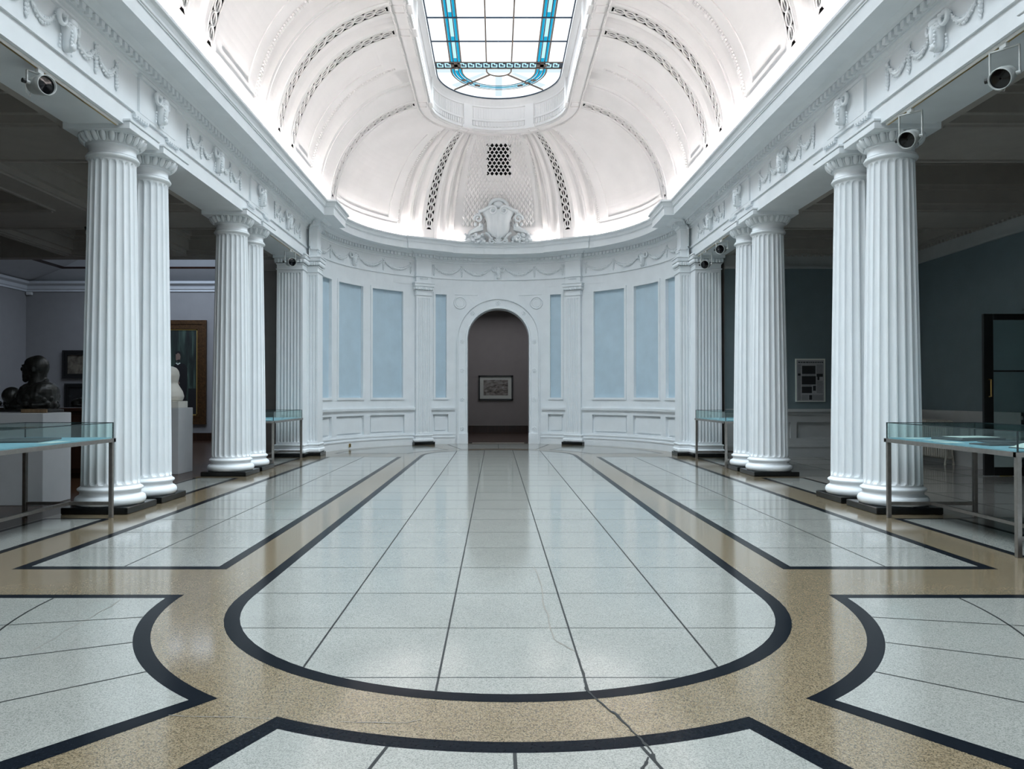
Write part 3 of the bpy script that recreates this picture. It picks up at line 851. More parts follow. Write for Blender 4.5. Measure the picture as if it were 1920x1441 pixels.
# flutes of the lantern wall, bead rows, blocks at the ribs
def lant(rad, step):
    out = []
    y = -3.0
    while y < YC - .02:
        out.append(((-rad, y), (0, 1), (1, 0))); out.append(((rad, y), (0, 1), (-1, 0))); y += step
    n = int(pi * rad / step)
    for k in range(n + 1):
        a = pi * k / n; out.append(((-rad * cos(a), YC + rad * sin(a)), (sin(a), cos(a)), (cos(a), -sin(a))))
    return out
def lbox(it, w, dep, z0, z1):
    c, t, n = Vector(it[0]), Vector(it[1]) * (w / 2), Vector(it[2]) * dep
    vault.hexa([(*(c - t), z0), (*(c + t), z0), (*(c + t + n), z0), (*(c - t + n), z0), (*(c - t), z1), (*(c + t), z1), (*(c + t + n), z1), (*(c - t + n), z1)])
for it in lant(1.765, .085): lbox(it, .05, .03, zb_ + .09, zb_ + .22)
for it in lant(1.76, .075): lbox(it, .028, .012, zb_ + .31, zb_ + .60)
for it in lant(RBAND - .025, .06): lbox(it, .03, .02, zb_ - .05, zb_ - .03)
for it in lant(RBAND - .305, .06): lbox(it, .03, .02, zb_ - .045, zb_ - .028)
RIBANG = [60, 120]
ribspots = [((-1.0, y), 0) for y in RIBS[1:]]
def at_ribs():
    o = []
    for y in RIBS[1:]:
        for s in (-1, 1): o.append((lambda r, s=s, y=y: (s * r, y), (0, 1), (-s, 0)))
    for a in RIBANG: o.append((lambda r, a=a: ap(r, a), (sin(R_(a)), cos(R_(a))), (cos(R_(a)), -sin(R_(a)))))
    return o
for f, t, n in at_ribs():
    lbox((f(1.83), t, n), .34, .13, zb_ - .02, zb_ + .07)
    lbox((f(1.77), t, n), .26, .07, zb_ + .07, zb_ + .66)
    for (r0, w0) in ((RBAND - .055, .30), (RBAND - .265, .30)): lbox((f(r0), t, n), w0, .012, zb_ - .022, zb_)
    for q in (-.145, .145):
        c = Vector(f(RBAND - .055)) + Vector(t) * q; lbox((c, t, n), .012, .21, zb_ - .022, zb_)
# scale work in the central niche of the dome
def v_at(y):
    lo, hi = 0.0, VT
    for _ in range(40):
        m_ = (lo + hi) / 2; r, z = prof_rz(m_, .05); yy = 743 - 1440 * (z - CAMZ) / (YC + r)
        if yy > y: lo = m_
        else: hi = m_
    return lo
rows = 30
vs0, vs1 = V_FI + .02, VT - .02
for j in range(rows):
    v0 = vs0 + (vs1 - vs0) * j / rows; v1 = vs0 + (vs1 - vs0) * (j + 1) / rows; vm = (v0 + v1) / 2
    r = prof_rz(vm, 0)[0]
    nc = 16; off = .5 if j % 2 else 0
    for i in range(nc):
        u0 = 74.6 + 30.8 * (i + off) / (nc + .5); u1 = 74.6 + 30.8 * (i + 1 + off) / (nc + .5); um = (u0 + u1) / 2
        if abs(um - 90) < 5.6 and v_at(336) < vm < v_at(264): continue
        dv = (vs1 - vs0) / rows * .95
        pts = [PD(um, vm - dv, .087), PD(u1, vm, .087), PD(um, vm + dv, .087), PD(u0, vm, .087)]; top = PD(um, vm - dv * .35, .04)
        for k in range(4): vault.face([pts[k], pts[(k + 1) % 4], top], 0)
cl = MB(); cl.v, cl.f, cl.m, cl.s = vault.v, vault.f, vault.m, vault.s
ceil_ = structure(cl.build('ceiling', ['vault']))
# end wall behind the viewpoint closes the vault
b = MB(); b.box(-17, 11, -4.7, -4.5, -.1, 10.4); structure(b.build('wall_front', 'white'))
# beads along the panel borders
def bead_line(P, u, du_, v0, v1, n):
    h = MB()
    for k in range(n):
        a = v0 + (v1 - v0) * (k + .2) / n; b_ = v0 + (v1 - v0) * (k + .78) / n
        p = [P(u - du_, a, .032), P(u + du_, a, .032), P(u + du_, b_, .032), P(u - du_, b_, .032), P(u - du_, a, -.012), P(u + du_, a, -.012), P(u + du_, b_, -.012), P(u - du_, b_, -.012)]
        h.hexa(p)
    return h
def bead_row(P, u0, u1, v, dv, n):
    h = MB()
    for k in range(n):
        a = u0 + (u1 - u0) * (k + .2) / n; b_ = u0 + (u1 - u0) * (k + .78) / n
        h.hexa([P(a, v - dv, .06), P(b_, v - dv, .06), P(b_, v + dv, .06), P(a, v + dv, .06), P(a, v - dv, .018), P(b_, v - dv, .018), P(b_, v + dv, .018), P(a, v + dv, .018)])
    return h
for B in (8.72, 13.32, 17.42):
    for P in (PL, PR):
        h = bead_line(P, B + .03, .045, V_FB, V_IT, 52)
        k = bead_row(P, B - 1.55, B - .06, V_IT + .012, .012, 22)
        base = len(h.v); h.v += k.v; h.f += [tuple(base + i for i in f) for f in k.f]; h.m += k.m; h.s += k.s
        h.build('beaded_moulding', 'vault', ceil_)
for u in (45.8, 180 - 45.8): bead_line(PD, u, .55, V_FB, V_IT, 52).build('beaded_moulding', 'vault', ceil_)
for u in (71.2, 108.8): bead_line(PD, u, .35, V_FB, V_IT, 60).build('beaded_moulding', 'vault', ceil_)

# pierced ribs
def rib(P, u0, us, v0=v_of_z(6.70), v1=1.325, n=15, taper=None):
    h = MB()
    for k in range(n):
        a = v0 + (v1 - v0) * k / n; b_ = v0 + (v1 - v0) * (k + 1) / n; m_ = (a + b_) / 2; L = b_ - a
        tw = 1.0 if taper is None else taper(m_)
        def q(x, y, d): return P(u0 + x * us * tw, m_ + y * L, d)
        def dark(poly_):   # opening not cut: its inner dark is painted as a flat black face
            h.face([q(x, y, .008) for x, y in poly_], 1)
        for s in (-1, 1):
            dark([(s * .016, -.33), (s * .048, -.24), (s * .060, 0), (s * .048, .24), (s * .016, .33)])
            dark([(s * .130, .5 - .30), (s * .058, .5), (s * .130, .5 + .30)]) if k < n - 1 else None
        h.tube([q(.084 * cos(2 * pi * i / 20), .5 * .98 * sin(2 * pi * i / 20), .0) for i in range(21)], .014, 5)
        for s in (-1, 1): h.tube([q(s * .142, -.5, .0), q(s * .142, .5, .0)], .012, 5)
        h.tube([q(0, -.32, 0), q(0, .32, 0)], .010, 5)
    def e(vv, s): 
        tw = 1.0 if taper is None else taper(vv)
        h.face([P(u0 - .09 * us * tw, vv, .008), P(u0 + .09 * us * tw, vv, .008), P(u0, vv + s * .035, .008)], 1)
    e(v0 - .025, 1); e(v1 + .015, -1)
    return h
for y in RIBS[3:]:
    for P in (PL, PR):
        rib(P, y, 1.0).build('pierced_rib', ['vault', 'void'], ceil_)
for u in (60, 120):
    rib(PD, u, 180 / pi / 4.27 , n=14, taper=lambda v: 1.0).build('pierced_rib', ['vault', 'void'], ceil_)

# diamond grille
h = MB()
for j in range(9):
    yy = 272.5 + 52.5 * j / 8
    n = 6 if j % 2 == 0 else 5
    for i in range(n):
        xx = 914.5 + 41.5 * (i + (0 if n == 6 else .5)) / 5
        vm = v_at(yy); r, z = prof_rz(vm, .05); X = CAMX + (xx - 929.5) * (YC + r) / 1440 ; um = 90 + math.degrees(math.asin(X / r))
        ra, za = prof_rz(v_at(yy - 4.4), .05)
        dv = abs(v_at(yy - 3.7) - vm); dw = math.degrees(3.5 * (YC + r) / 1440 / r)
        pts = [PD(um, vm - dv, .078), PD(um + dw, vm, .078), PD(um, vm + dv, .078), PD(um - dw, vm, .078)]
        bk = [PD(um, vm - dv, .093), PD(um + dw, vm, .093), PD(um, vm + dv, .093), PD(um - dw, vm, .093)]
        h.face(pts, 0)  # the dark inside the hole, painted as a black face
        for k in range(4): h.face([pts[k], pts[(k + 1) % 4], bk[(k + 1) % 4], bk[k]], 0)
t = h.build('vent_grille', ['void'])
tag(t, 'black diamond-holed vent in the scale-patterned panel above the plaster crest', 'vent')

# plaster cartouche on the cornice below the grille
t = thing('plaster_cartouche', 'white plaster shield with scrolls and fruit clusters standing on the apse cornice', 'cartouche', (0, 24.13, 6.28))
t.rotation_euler = (R_(10), 0, 0)
def loft_shield():
    h = MB(); rows = []
    for (z, w_) in ((.20, .10), (.26, .24), (.36, .33), (.5, .36), (.7, .37), (.85, .42), (.98, .50), (1.08, .52)):
        row = []
        for k in range(13):
            u = k / 12 * 2 - 1; row.append((u * w_, -.06 - .13 * (1 - u * u) - .02 * cos(u * 9), z))
        rows.append(row)
    h.grid(rows, 0, True)
    h.grid([[(r[0][0], .05, r[0][2]), r[0]] for r in rows], 0, False); h.grid([[r[-1], (r[-1][0], .05, r[-1][2])] for r in rows], 0, False)
    h.face([(p[0], p[1], p[2]) for p in rows[0]] + [(rows[0][-1][0], .05, rows[0][0][2]), (rows[0][0][0], .05, rows[0][0][2])])
    h.face([(p[0], p[1], p[2]) for p in rows[-1]] + [(rows[-1][-1][0], .05, rows[-1][0][2]), (rows[-1][0][0], .05, rows[-1][0][2])])
    return h
loft_shield().build('shield', 'white', t)
def spiral(c, r0, turns, s, a0, y=-.16, n=30): return [(c[0] + s * r0 * (1 - .8 * k / n) * cos(a0 + turns * 2 * pi * k / n), y - .03 * k / n, c[1] + r0 * (1 - .8 * k / n) * sin(a0 + turns * 2 * pi * k / n)) for k in range(n + 1)]
h = MB()
for s in (-1, 1):
    pts = [(s * .60, -.10, 1.02), (s * .52, -.14, 1.03), (s * .42, -.16, 1.07), (s * .32, -.17, 1.13), (s * .2, -.17, 1.16)] + spiral((s * .17, 1.05), .12, 1.5, s, pi * .45)
    h.tube(pts, [.05] * 5 + [.045 - .02 * k / 30 for k in range(31)], 8)
h.tube([(.27 * cos(pi * k / 16), -.12, 1.17 + .21 * sin(pi * k / 16)) for k in range(17)], .055, 8)
h.blob((0, -.12, 1.22), (.17, .05, .10)); h.build('scroll_crest', 'white', t)
for s in (-1, 1):
    h = MB()
    h.tube(spiral((s * .62, .80), .14, 1.4, s, -.3, -.08), [.045 - .02 * k / 30 for k in range(31)], 7)
    for (a_, r_) in (((s * .58, -.06, .98), .05), ((s * .66, -.05, .92), .045), ((s * .56, -.08, .6), .055), ((s * .72, -.07, .62), .05)): h.blob(a_, (r_, r_, r_ * 1.3))
    for k in range(6): h.tube([(s * .48, -.06, .62 - .03 * k), (s * (.72 + .02 * k), -.06, .50 - .025 * k), (s * (.92 + .015 * k), -.03, .40 - .03 * k)], [.035, .03, .012], 6)
    h.build('side_scroll', 'white', t)
    h = MB()
    for k in range(46):
        x = .42 + random.random() * .62; z = .05 + random.random() * .27; r_ = random.uniform(.035, .062)
        h.blob((s * x, -.06 - random.random() * .14, z), (r_ * random.uniform(.8, 1.5), r_, r_), nu=7, nv=5, rot=Matrix.Rotation(random.uniform(-1, 1), 3, 'Y'))
    h.blob((s * .72, -.03, .17), (.34, .08, .15)); h.build('fruit_cluster', 'white', t)
    h = MB(); h.tube([(s * .40, -.10, .36), (s * .30, -.12, .30), (s * .24, -.13, .2)] + spiral((s * .20, .10), .09, 1.3, -s, 1.2, -.12), [.04] * 3 + [.04 - .02 * k / 30 for k in range(31)], 7)
    h.build('foot_scroll', 'white', t)
h = MB()
for k in range(7): a_ = pi * (k + .5) / 7; h.tube([(0, -.12, .04), (.09 * cos(a_), -.15, .04 + .12 * sin(a_)), (.15 * cos(a_), -.13, .05 + .2 * sin(a_))], [.03, .03, .015], 6)
h.build('shell', 'white', t)

# concealed cornice lamps
h = MB()
for s in (-1, 1): h.box(*sorted((s * 4.232, s * 4.262)), -4.4, 19.1, 6.29, 6.328)
n = 60
for k in range(n):
    a0, a1 = 2 + 176 * k / n, 2 + 176 * (k + 1) / n
    if abs((a0 + a1) / 2 - PIL) < 5 or abs((a0 + a1) / 2 - 180 + PIL) < 5: continue
    q = [ap(4.19, a0), ap(4.215, a0), ap(4.215, a1), ap(4.19, a1)]
    if 71 < (a0 + a1) / 2 < 109: continue
    h.hexa([(*p, 6.29) for p in q] + [(*p, 6.328) for p in q])
h.build('cove_lamp', 'led', ceil_)

# ================================================================== SKYLIGHT
sk_ = MB()
st = stad(GR + .02, -3.2)
sk_.face([(p[0], p[1], GZ + .03) for p in st], 0)
win = structure(sk_.build('window_1', ['sky']))
YR = 19.76
def flat(h, x0, x1, y0, y1, z, m): h.face([(x0, y0, z), (x1, y0, z), (x1, y1, z), (x0, y1, z)], m)
h = MB()
Z0 = GZ + .012
rings = [(.93, .965, 1), (.965, 1.02, 2), (1.02, 1.045, 0), (1.045, 1.125, 3), (1.125, 1.15, 0), (1.15, 1.20, 2), (1.20, 1.24, 1)]
for (r0, r1, m) in rings:
    zz_ = Z0 - (.012 if m in (0, 1) else 0)
    for s in (-1, 1): flat(h, *sorted((s * r0, s * r1)), -3, 19.2, zz_, m)
    A = [(-r0 * cos(pi * k / 40), YC - .22 + r0 * sin(pi * k / 40), zz_) for k in range(41)]; B_ = [(-r1 * cos(pi * k / 40), YC - .22 + r1 * sin(pi * k / 40), zz_) for k in range(41)]
    h.grid([A, B_], 2 if m == 3 else m, False)
    for s in (-1, 1): flat(h, *sorted((s * r0, s * r1)), 19.2, YC - .22, zz_, m)
for s in (-1, 1):
    for y in [19.2 - 1.135 * k for k in range(19)]:
        flat(h, *sorted((s * 1.045, s * 1.125)), y - .30, y - .04, Z0 - .004, 2) if y > 3 else None
    for a_ in (45,):
        for dd in (-13, 0, 13):
            c = (s * 1.085 * cos(R_(a_ + dd)), YC - .22 + 1.085 * sin(R_(a_ + dd)))
            h.box(c[0] - .07, c[0] + .07, c[1] - .06, c[1] + .06, Z0 - .018, Z0 - .014, 1)
h.build('coloured_border', ['lead', 'cameo', 'cyan', 'palecyan'], win)
h = MB()
MY0, MY1 = 19.10, 19.46
flat(h, -GR, GR, MY0, MY1, Z0 - .014, 0)
for y in (MY0, MY1): h.box(-GR, GR, y - .02, y + .02, Z0 - .03, Z0 - .015, 2)
p_ = .195
x = -1.56
while x < 1.5:
    a = Z0 - .018; c0, c1 = MY0 + .06, MY1 - .05; w_ = p_ * .80; e = .030
    if not (.90 < abs(x + w_ / 2) < 1.24):
        flat(h, x, x + w_, c1 - e * 1.6, c1, a, 1); flat(h, x, x + e, c0, c1, a, 1); flat(h, x, x + w_ * .45, c0, c0 + e * 1.6, a, 1)
        flat(h, x + w_ - e, x + w_, c0 + .08, c1, a, 1); flat(h, x + w_ * .5, x + w_, c0 + .07, c0 + .07 + e * 1.4, a, 1); flat(h, x + w_ * .45, x + w_ * .45 + e, c0, c0 + .11, a, 1)
    x += p_
for s in (-1, 1):
    h.box(s * 1.085 - .13, s * 1.085 + .13, MY0 + .10, MY1 - .10, Z0 - .035, Z0 - .02, 2)
    h.box(s * 1.085 - .045, s * 1.085 + .045, MY0 + .04, MY1 - .04, Z0 - .035, Z0 - .02, 2)
h.build('meander_band', ['lead', 'palecyan', 'cameo'], win)
h = MB()
for x in (-.315, .315): h.box(x - .016, x + .016, -3, MY0, Z0 - .03, Z0 - .004, 1); h.box(x - .016, x + .016, MY1, YC - .22, Z0 - .03, Z0 - .004, 1)
for k in range(1, 19):
    y = MY0 + .02 - 1.135 * k; h.box(-GR, GR, y - .013, y + .013, Z0 - .028, Z0 - .002, 0)
h.tube([(-.315 * cos(pi * k / 20), YC - .22 + .315 * sin(pi * k / 20), Z0 - .015) for k in range(21)], .018, 6, 1)
for a in (45, 135): h.bar((.32 * cos(R_(a)), YC - .22 + .32 * sin(R_(a)), Z0 - .015), (1.70 * cos(R_(a)), YC - .22 + 1.70 * sin(R_(a)), Z0 - .015), .035, .03, 1)
h.tube([(p[0] * .992, p[1], Z0 - .01) for p in stad(GR)], .018, 5, 0)
h.build('glazing_bars', ['lead', 'cameo'], win)
h = MB()      # shadows of the roof steel above, painted as dimmer strips on the glass
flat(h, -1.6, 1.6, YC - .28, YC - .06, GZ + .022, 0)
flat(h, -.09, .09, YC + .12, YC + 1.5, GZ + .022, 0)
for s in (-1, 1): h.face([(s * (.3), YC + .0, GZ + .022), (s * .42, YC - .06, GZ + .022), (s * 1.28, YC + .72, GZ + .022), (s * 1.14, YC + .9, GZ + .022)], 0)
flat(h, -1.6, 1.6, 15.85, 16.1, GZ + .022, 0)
h.build('roof_shadow', ['sky_dim'], win)

# ================================================================== AISLES
def coffers(name, xb, yb, zt, z0, mats):
    """ceiling with stepped coffers; xb, yb: list of (start, end) of each coffer"""
    h = MB()
    st = [(0, 0), (.10, .10), (.16, .34), (.22, .42), (.28, .78), (.40, .86), (.46, zt - z0)]
    x0, x1 = xb[0], xb[-1]; y0, y1 = yb[0], yb[-1]
    xs = xb[1:-1]; ys_ = yb[1:-1]
    ul = [x0]
    for a, b_ in xs: ul += [a, b_]
    ul += [x1]
    vl = [y0]
    for a, b_ in ys_: vl += [a, b_]
    vl += [y1]
    for i in range(len(ul) - 1):
        for j in range(len(vl) - 1):
            a, b_, c, d_ = ul[i], ul[i + 1], vl[j], vl[j + 1]
            if i % 2 and j % 2:
                for k in range(len(st) - 1):
                    (e0, h0), (e1, h1) = st[k], st[k + 1]
                    r0 = [(a + e0, c + e0), (b_ - e0, c + e0), (b_ - e0, d_ - e0), (a + e0, d_ - e0)]
                    rm = [(a + e0, c + e0), (b_ - e0, c + e0), (b_ - e0, d_ - e0), (a + e0, d_ - e0)]
                    r1 = [(a + e1, c + e1), (b_ - e1, c + e1), (b_ - e1, d_ - e1), (a + e1, d_ - e1)]
                    for q in range(4):
                        q2 = (q + 1) % 4
                        h.face([(*r0[q], z0 + h0), (*r0[q2], z0 + h0), (*rm[q2], z0 + h1), (*rm[q], z0 + h1)], 0)
                        h.face([(*rm[q], z0 + h1), (*rm[q2], z0 + h1), (*r1[q2], z0 + h1), (*r1[q], z0 + h1)], 0)
                e = st[-1][0]; h.face([(a + e, c + e, zt), (b_ - e, c + e, zt), (b_ - e, d_ - e, zt), (a + e, d_ - e, zt)], 0)
                x = a + .5
                while x < b_ - .5: h.box(x, x + .07, d_ - .42, d_ - .34, z0 + .80, z0 + .87, 0); x += .14
                y = c + .5
                while y < d_ - .5:
                    h.box(a + .34, a + .42, y, y + .07, z0 + .80, z0 + .87, 0); h.box(b_ - .42, b_ - .34, y, y + .07, z0 + .80, z0 + .87, 0); y += .14
            else:
                h.face([(a, c, z0), (b_, c, z0), (b_, d_, z0), (a, d_, z0)], 0)
                if i % 2 and not j % 2 and d_ - c > .5:       # raised fillets along the soffit of a cross beam
                    h.box(a, b_, c + .06, c + .12, z0 - .03, z0, 0); h.box(a, b_, d_ - .12, d_ - .06, z0 - .03, z0, 0)
                if j % 2 and not i % 2 and b_ - a > .3:
                    h.box(a + .06, a + .11, c, d_, z0 - .03, z0, 0); h.box(b_ - .11, b_ - .06, c, d_, z0 - .03, z0, 0)
    return h.build(name, mats)
YB = [-4.5, (-3.6, .7), (2.3, 5.3), (6.9, 9.85), (11.5, 14.45), (16.1, 19.0), 19.6]
structure(coffers('ceiling_left', [-10.9, (-10.6, -8.5), (-7.75, -5.75), -5.5], YB, 6.15, 5.02, ['shaded_plaster']))
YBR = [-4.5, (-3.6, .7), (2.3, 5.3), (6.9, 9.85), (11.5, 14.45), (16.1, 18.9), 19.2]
structure(coffers('ceiling_right', [5.5, (5.75, 10.05), 10.2], YBR, 6.15, 5.02, ['shaded_plaster']))
# side wall of the hall above the aisles (hidden behind the frieze) is part of the entablature run
# right-hand aisle walls: panelled dado, blue paint, plain frieze
def dado_wall(P, ub_, kinds_, mats, name, top=4.68, hi=5.1):
    vb_ = [0, .24, .30, .38, .46, .86, .94, 1.05, 1.12, 1.16, 1.19, top, top + .05, top + .09, hi]
    def D(i, j, u, v):
        z1 = vb_[j + 1]; z0 = vb_[j]
        if z1 <= .24: return -.05
        if z1 <= .30: return -.06
        if z1 <= .38: return -.03
        if kinds_[i] == 'p' and .46 <= z0 and z1 <= .86: return .055
        if 1.05 <= z0 < 1.12: return -.03
        if 1.12 <= z0 < 1.19: return -.065
        if 1.19 <= z0 < top: return .01
        if top <= z0 < top + .05: return -.06
        if top + .05 <= z0 < top + .09: return -.03
        return 0
    h = MB(); relief(h, ub_, vb_, D, lambda i, j: 1 if vb_[j] >= 1.185 and vb_[j + 1] <= top + .01 else 0, P)
    return structure(h.build(name, mats))
XR = 10.07
ub_ = [-4.5]; kk = []
y = -4.2
while y < 13.0: ub_ += [y, y + 1.5]; kk += ['w', 'p']; y += 1.75
ub_ += [13.35]; kk += ['w']
kk2 = []
ul2 = [14.75, 15.0, 16.5, 16.8, 18.6, 19.1]; kk2 = ['w', 'p', 'w', 'p', 'w']
dado_wall(lambda u, v, d: (XR + d, u, v), ub_, kk, ['shaded_white', 'shaded_blue'], 'wall_right')
dado_wall(lambda u, v, d: (XR + d, u, v), ul2, kk2, ['shaded_white', 'shaded_blue'], 'wall_right')
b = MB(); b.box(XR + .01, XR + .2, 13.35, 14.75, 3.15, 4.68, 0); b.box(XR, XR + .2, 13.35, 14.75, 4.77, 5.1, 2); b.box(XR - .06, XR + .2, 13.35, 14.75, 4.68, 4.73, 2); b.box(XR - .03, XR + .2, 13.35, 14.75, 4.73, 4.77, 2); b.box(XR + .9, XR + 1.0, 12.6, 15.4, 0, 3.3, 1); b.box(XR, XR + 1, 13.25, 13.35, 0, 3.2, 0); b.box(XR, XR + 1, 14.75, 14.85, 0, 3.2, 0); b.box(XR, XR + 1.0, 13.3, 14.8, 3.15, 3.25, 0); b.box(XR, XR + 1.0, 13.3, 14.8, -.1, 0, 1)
structure(b.build('wall_east', ['shaded_blue', 'taupe_wall', 'shaded_white']))
dado_wall(lambda u, v, d: (u, 19.1 + d, v), [5.62, 6.0, 7.25, 7.4, 8.35, 8.6, 9.85, 10.1], ['w', 'p', 'w', 'p', 'w', 'p', 'w'], ['shaded_white', 'shaded_blue'], 'wall_right')
# wall of the right aisle above the beam line with dentils
b = MB()
y = -4.4
while y < 19: b.box(10.0, 10.06, y, y + .07, 4.985, 5.045); y += .14
x = 5.9
while x < 10: b.box(x, x + .07, 19.03, 19.09, 4.985, 5.045); x += .14
structure(b.build('trim_3', 'shaded_plaster'))

# left gallery
b = MB(); b.box(-17, -6.0, 26, 26.2, -.1, 5.2, 0); structure(b.build('wall_left', ['grey_wall']))
b = MB(); b.box(-16.2, -16, -4.5, 26.2, -.1, 6.8, 0); structure(b.build('wall_west', ['grey_wall']))
b = MB()
PRF = [(0, 5.05), (.04, 5.05), (.04, 5.10), (.08, 5.14), (.10, 5.24), (.22, 5.30), (.24, 5.38)]
sweep(b, [(-16, 12), (-16, 26), (-6.0, 26)], PRF); structure(b.build('trim_4', 'shaft_white'))
b = MB(); b.box(-16, -6.0, 25.96, 26, 0, .27); structure(b.build('baseboard_left', 'darkwood'))
b = MB(); b.box(-16, -15.96, -4.5, 26, 0, .27); structure(b.build('baseboard_west', 'darkwood'))
# coved laylight over the far part of the left gallery
b = MB()
X0, X1, Y0, Y1 = -12.4, -7.2, 20.6, 24.7
for (p, q) in (((-16, 26), (-6, 26)), ((-6, 26), (-6, 19.4)), ((-6, 19.4), (-16, 19.4)), ((-16, 19.4), (-16, 26))):
    f = lambda c: (min(max(c[0], X0), X1), min(max(c[1], Y0), Y1))
    a_, b_ = f(p), f(q)
    m1 = lambda u, v, k: (u[0] + (v[0] - u[0]) * k, u[1] + (v[1] - u[1]) * k)
    for k0, k1, z0, z1 in ((0, .42, 5.36, 5.74), (.45, 1.0, 5.80, 6.5)):
        b.face([(*m1(p, a_, k0), z0), (*m1(q, b_, k0), z0), (*m1(q, b_, k1), z1), (*m1(p, a_, k1), z1)], 0)
    b.face([(*m1(p, a_, .42), 5.74), (*m1(q, b_, .42), 5.74), (*m1(q, b_, .45), 5.80), (*m1(p, a_, .45), 5.80)], 2)
b.face([(X0, Y0, 6.5), (X1, Y0, 6.5), (X1, Y1, 6.5), (X0, Y1, 6.5)], 1)
for k in range(1, 4):
    x = X0 + (X1 - X0) * k / 4; b.box(x - .05, x + .05, Y0, Y1, 6.42, 6.49, 2)
for k in range(1, 3):
    y = Y0 + (Y1 - Y0) * k / 3; b.box(X0, X1, y - .05, y + .05, 6.42, 6.49, 2)
b.face([(-16.2, 19.4, 6.7), (-5, 19.4, 6.7), (-5, 26.2, 6.7), (-16.2, 26.2, 6.7)], 0)
b.face([(-16, -4.5, 6.16), (-10.9, -4.5, 6.16), (-10.9, 19.6, 6.16), (-16, 19.6, 6.16)], 3)
b.face([(-10.9, -4.5, 5.02), (-10.9, 19.6, 5.02), (-10.9, 19.6, 6.16), (-10.9, -4.5, 6.16)], 3)
b.box(-16, -5.6, 19.3, 19.62, 5.0, 6.2, 3)
structure(b.build('ceiling_west', ['shaft_white', 'laylight', 'darkwood', 'shaded_plaster']))
# masonry closing the flank of the apse, seen as a shaded pilaster beyond the colonnade
b = MB(); b.box(-6.35, -5.0, 19.99, 20.6, 0, 5.1, 0); b.box(-6.2, -5.0, 20.5, 26.2, 0, 6.3, 0); b.box(5.3, 5.9, 19.99, 20.5, 0, 5.2, 0); b.box(5.63, 5.9, 19.2, 20.5, 0, 5.2, 0)
b.box(-6.45, -5.62, 19.88, 20.0, 0, .35, 0); b.box(-6.42, -5.62, 19.88, 20.0, 4.75, 5.05, 0); b.box(-6.5, -5.62, 19.86, 20.0, 4.92, 5.05, 0)
structure(b.build('wall_north_left', 'shaded_plaster'))
for s in (-1, 1):   # dark void above aisles is closed by the hall's upper wall
    b = MB(); b.box(*sorted((s * 5.50, s * 5.60)), -4.5, 19.9, 5.0, 6.6); structure(b.build('wall_upper_left' if s < 0 else 'wall_upper_right', 'white'))

# ================================================================== FURNISHINGS
def copyto(o, lab, loc, rz=0): return relabel(copy_tree(o), lab, loc, rz)
# display case: local x across (1.12), y along (2.42)
def display_case(lab, loc, docs):
    W, L, ZT_ = 1.12, 2.42, .98
    t = thing('display_case', lab, 'display case', loc, 0, 'glass display cases between the columns')
    for sx in (-1, 1):
        for sy in (-1, 1):
            h = MB(); h.bbox(sx * (W / 2 - .025) - .023, sx * (W / 2 - .025) + .023, sy * (L / 2 - .03) - .023, sy * (L / 2 - .03) + .023, 0, ZT_ - .045, .003); h.build('leg', 'steel', t)
    h = MB(); o_ = .012
    for (x0, x1, y0, y1) in ((-W / 2 - o_, W / 2 + o_, -L / 2 - o_, -L / 2 + .04), (-W / 2 - o_, W / 2 + o_, L / 2 - .04, L / 2 + o_), (-W / 2 - o_, -W / 2 + .04, -L / 2, L / 2), (W / 2 - .04, W / 2 + o_, -L / 2, L / 2)): h.box(x0, x1, y0, y1, ZT_ - .045, ZT_)
    h.build('table_frame', 'steel', t)
    h = MB()
    for sy in (-1, 1): h.box(-W / 2 + .045, W / 2 - .045, sy * (L / 2 - .03) - .016, sy * (L / 2 - .03) + .016, .155, .195)
    h.box(-.018, .018, -L / 2 + .04, L / 2 - .04, .157, .193); h.build('stretcher', 'steel', t)
    h = MB(); h.box(-W / 2 + .03, W / 2 - .03, -L / 2 + .03, L / 2 - .03, ZT_ - .03, ZT_ + .012); k = h.build('case_floor', 'baize', t); k['label'] = 'pale blue lined case floor'
    h = MB(); z0, z1 = ZT_ + .002, 1.177
    for (x0, x1, y0, y1) in ((-W / 2 + .01, W / 2 - .01, -L / 2 + .01, -L / 2 + .018), (-W / 2 + .01, W / 2 - .01, L / 2 - .018, L / 2 - .01), (-W / 2 + .01, -W / 2 + .018, -L / 2 + .018, L / 2 - .018), (W / 2 - .018, W / 2 - .01, -L / 2 + .018, L / 2 - .018), (-W / 2 + .01, W / 2 - .01, -L / 2 + .01, L / 2 - .01)):
        if x1 - x0 > .5 and y1 - y0 > .5: h.box(x0, x1, y0, y1, z1 - .008, z1)
        else: h.box(x0, x1, y0, y1, z0, z1 - .008)
    gl = h.build('glass_hood', 'glass', t)
    h = MB(); e = .006
    for sx in (-1, 1):
        for sy in (-1, 1): h.box(sx * (W / 2 - .014) - e, sx * (W / 2 - .014) + e, sy * (L / 2 - .014) - e, sy * (L / 2 - .014) + e, z0, z1 + .002)
        h.box(sx * (W / 2 - .013) - e, sx * (W / 2 - .013) + e, -L / 2 + .01, L / 2 - .01, z1 - .006, z1 + .003)
        h.box(-W / 2 + .01, W / 2 - .01, sx * (L / 2 - .013) - e, sx * (L / 2 - .013) + e, z1 - .006, z1 + .003)
    h.build('glass_edge', 'edge', gl)
    return t
ZD = .993
display_case('long glass display case in front of the dark bust pedestal', (-5.39, 8.37, 0), 1)
display_case('long glass display case with open papers beside the cream radiator', (5.33, 8.36, 0), 1)
display_case('glass display case by the far left colonnade, beside a single ceiling spotlight', (-5.34, 17.48, 0), 0)
display_case('glass display case by the far right colonnade, below two ceiling spotlights', (5.28, 17.28, 0), 0)
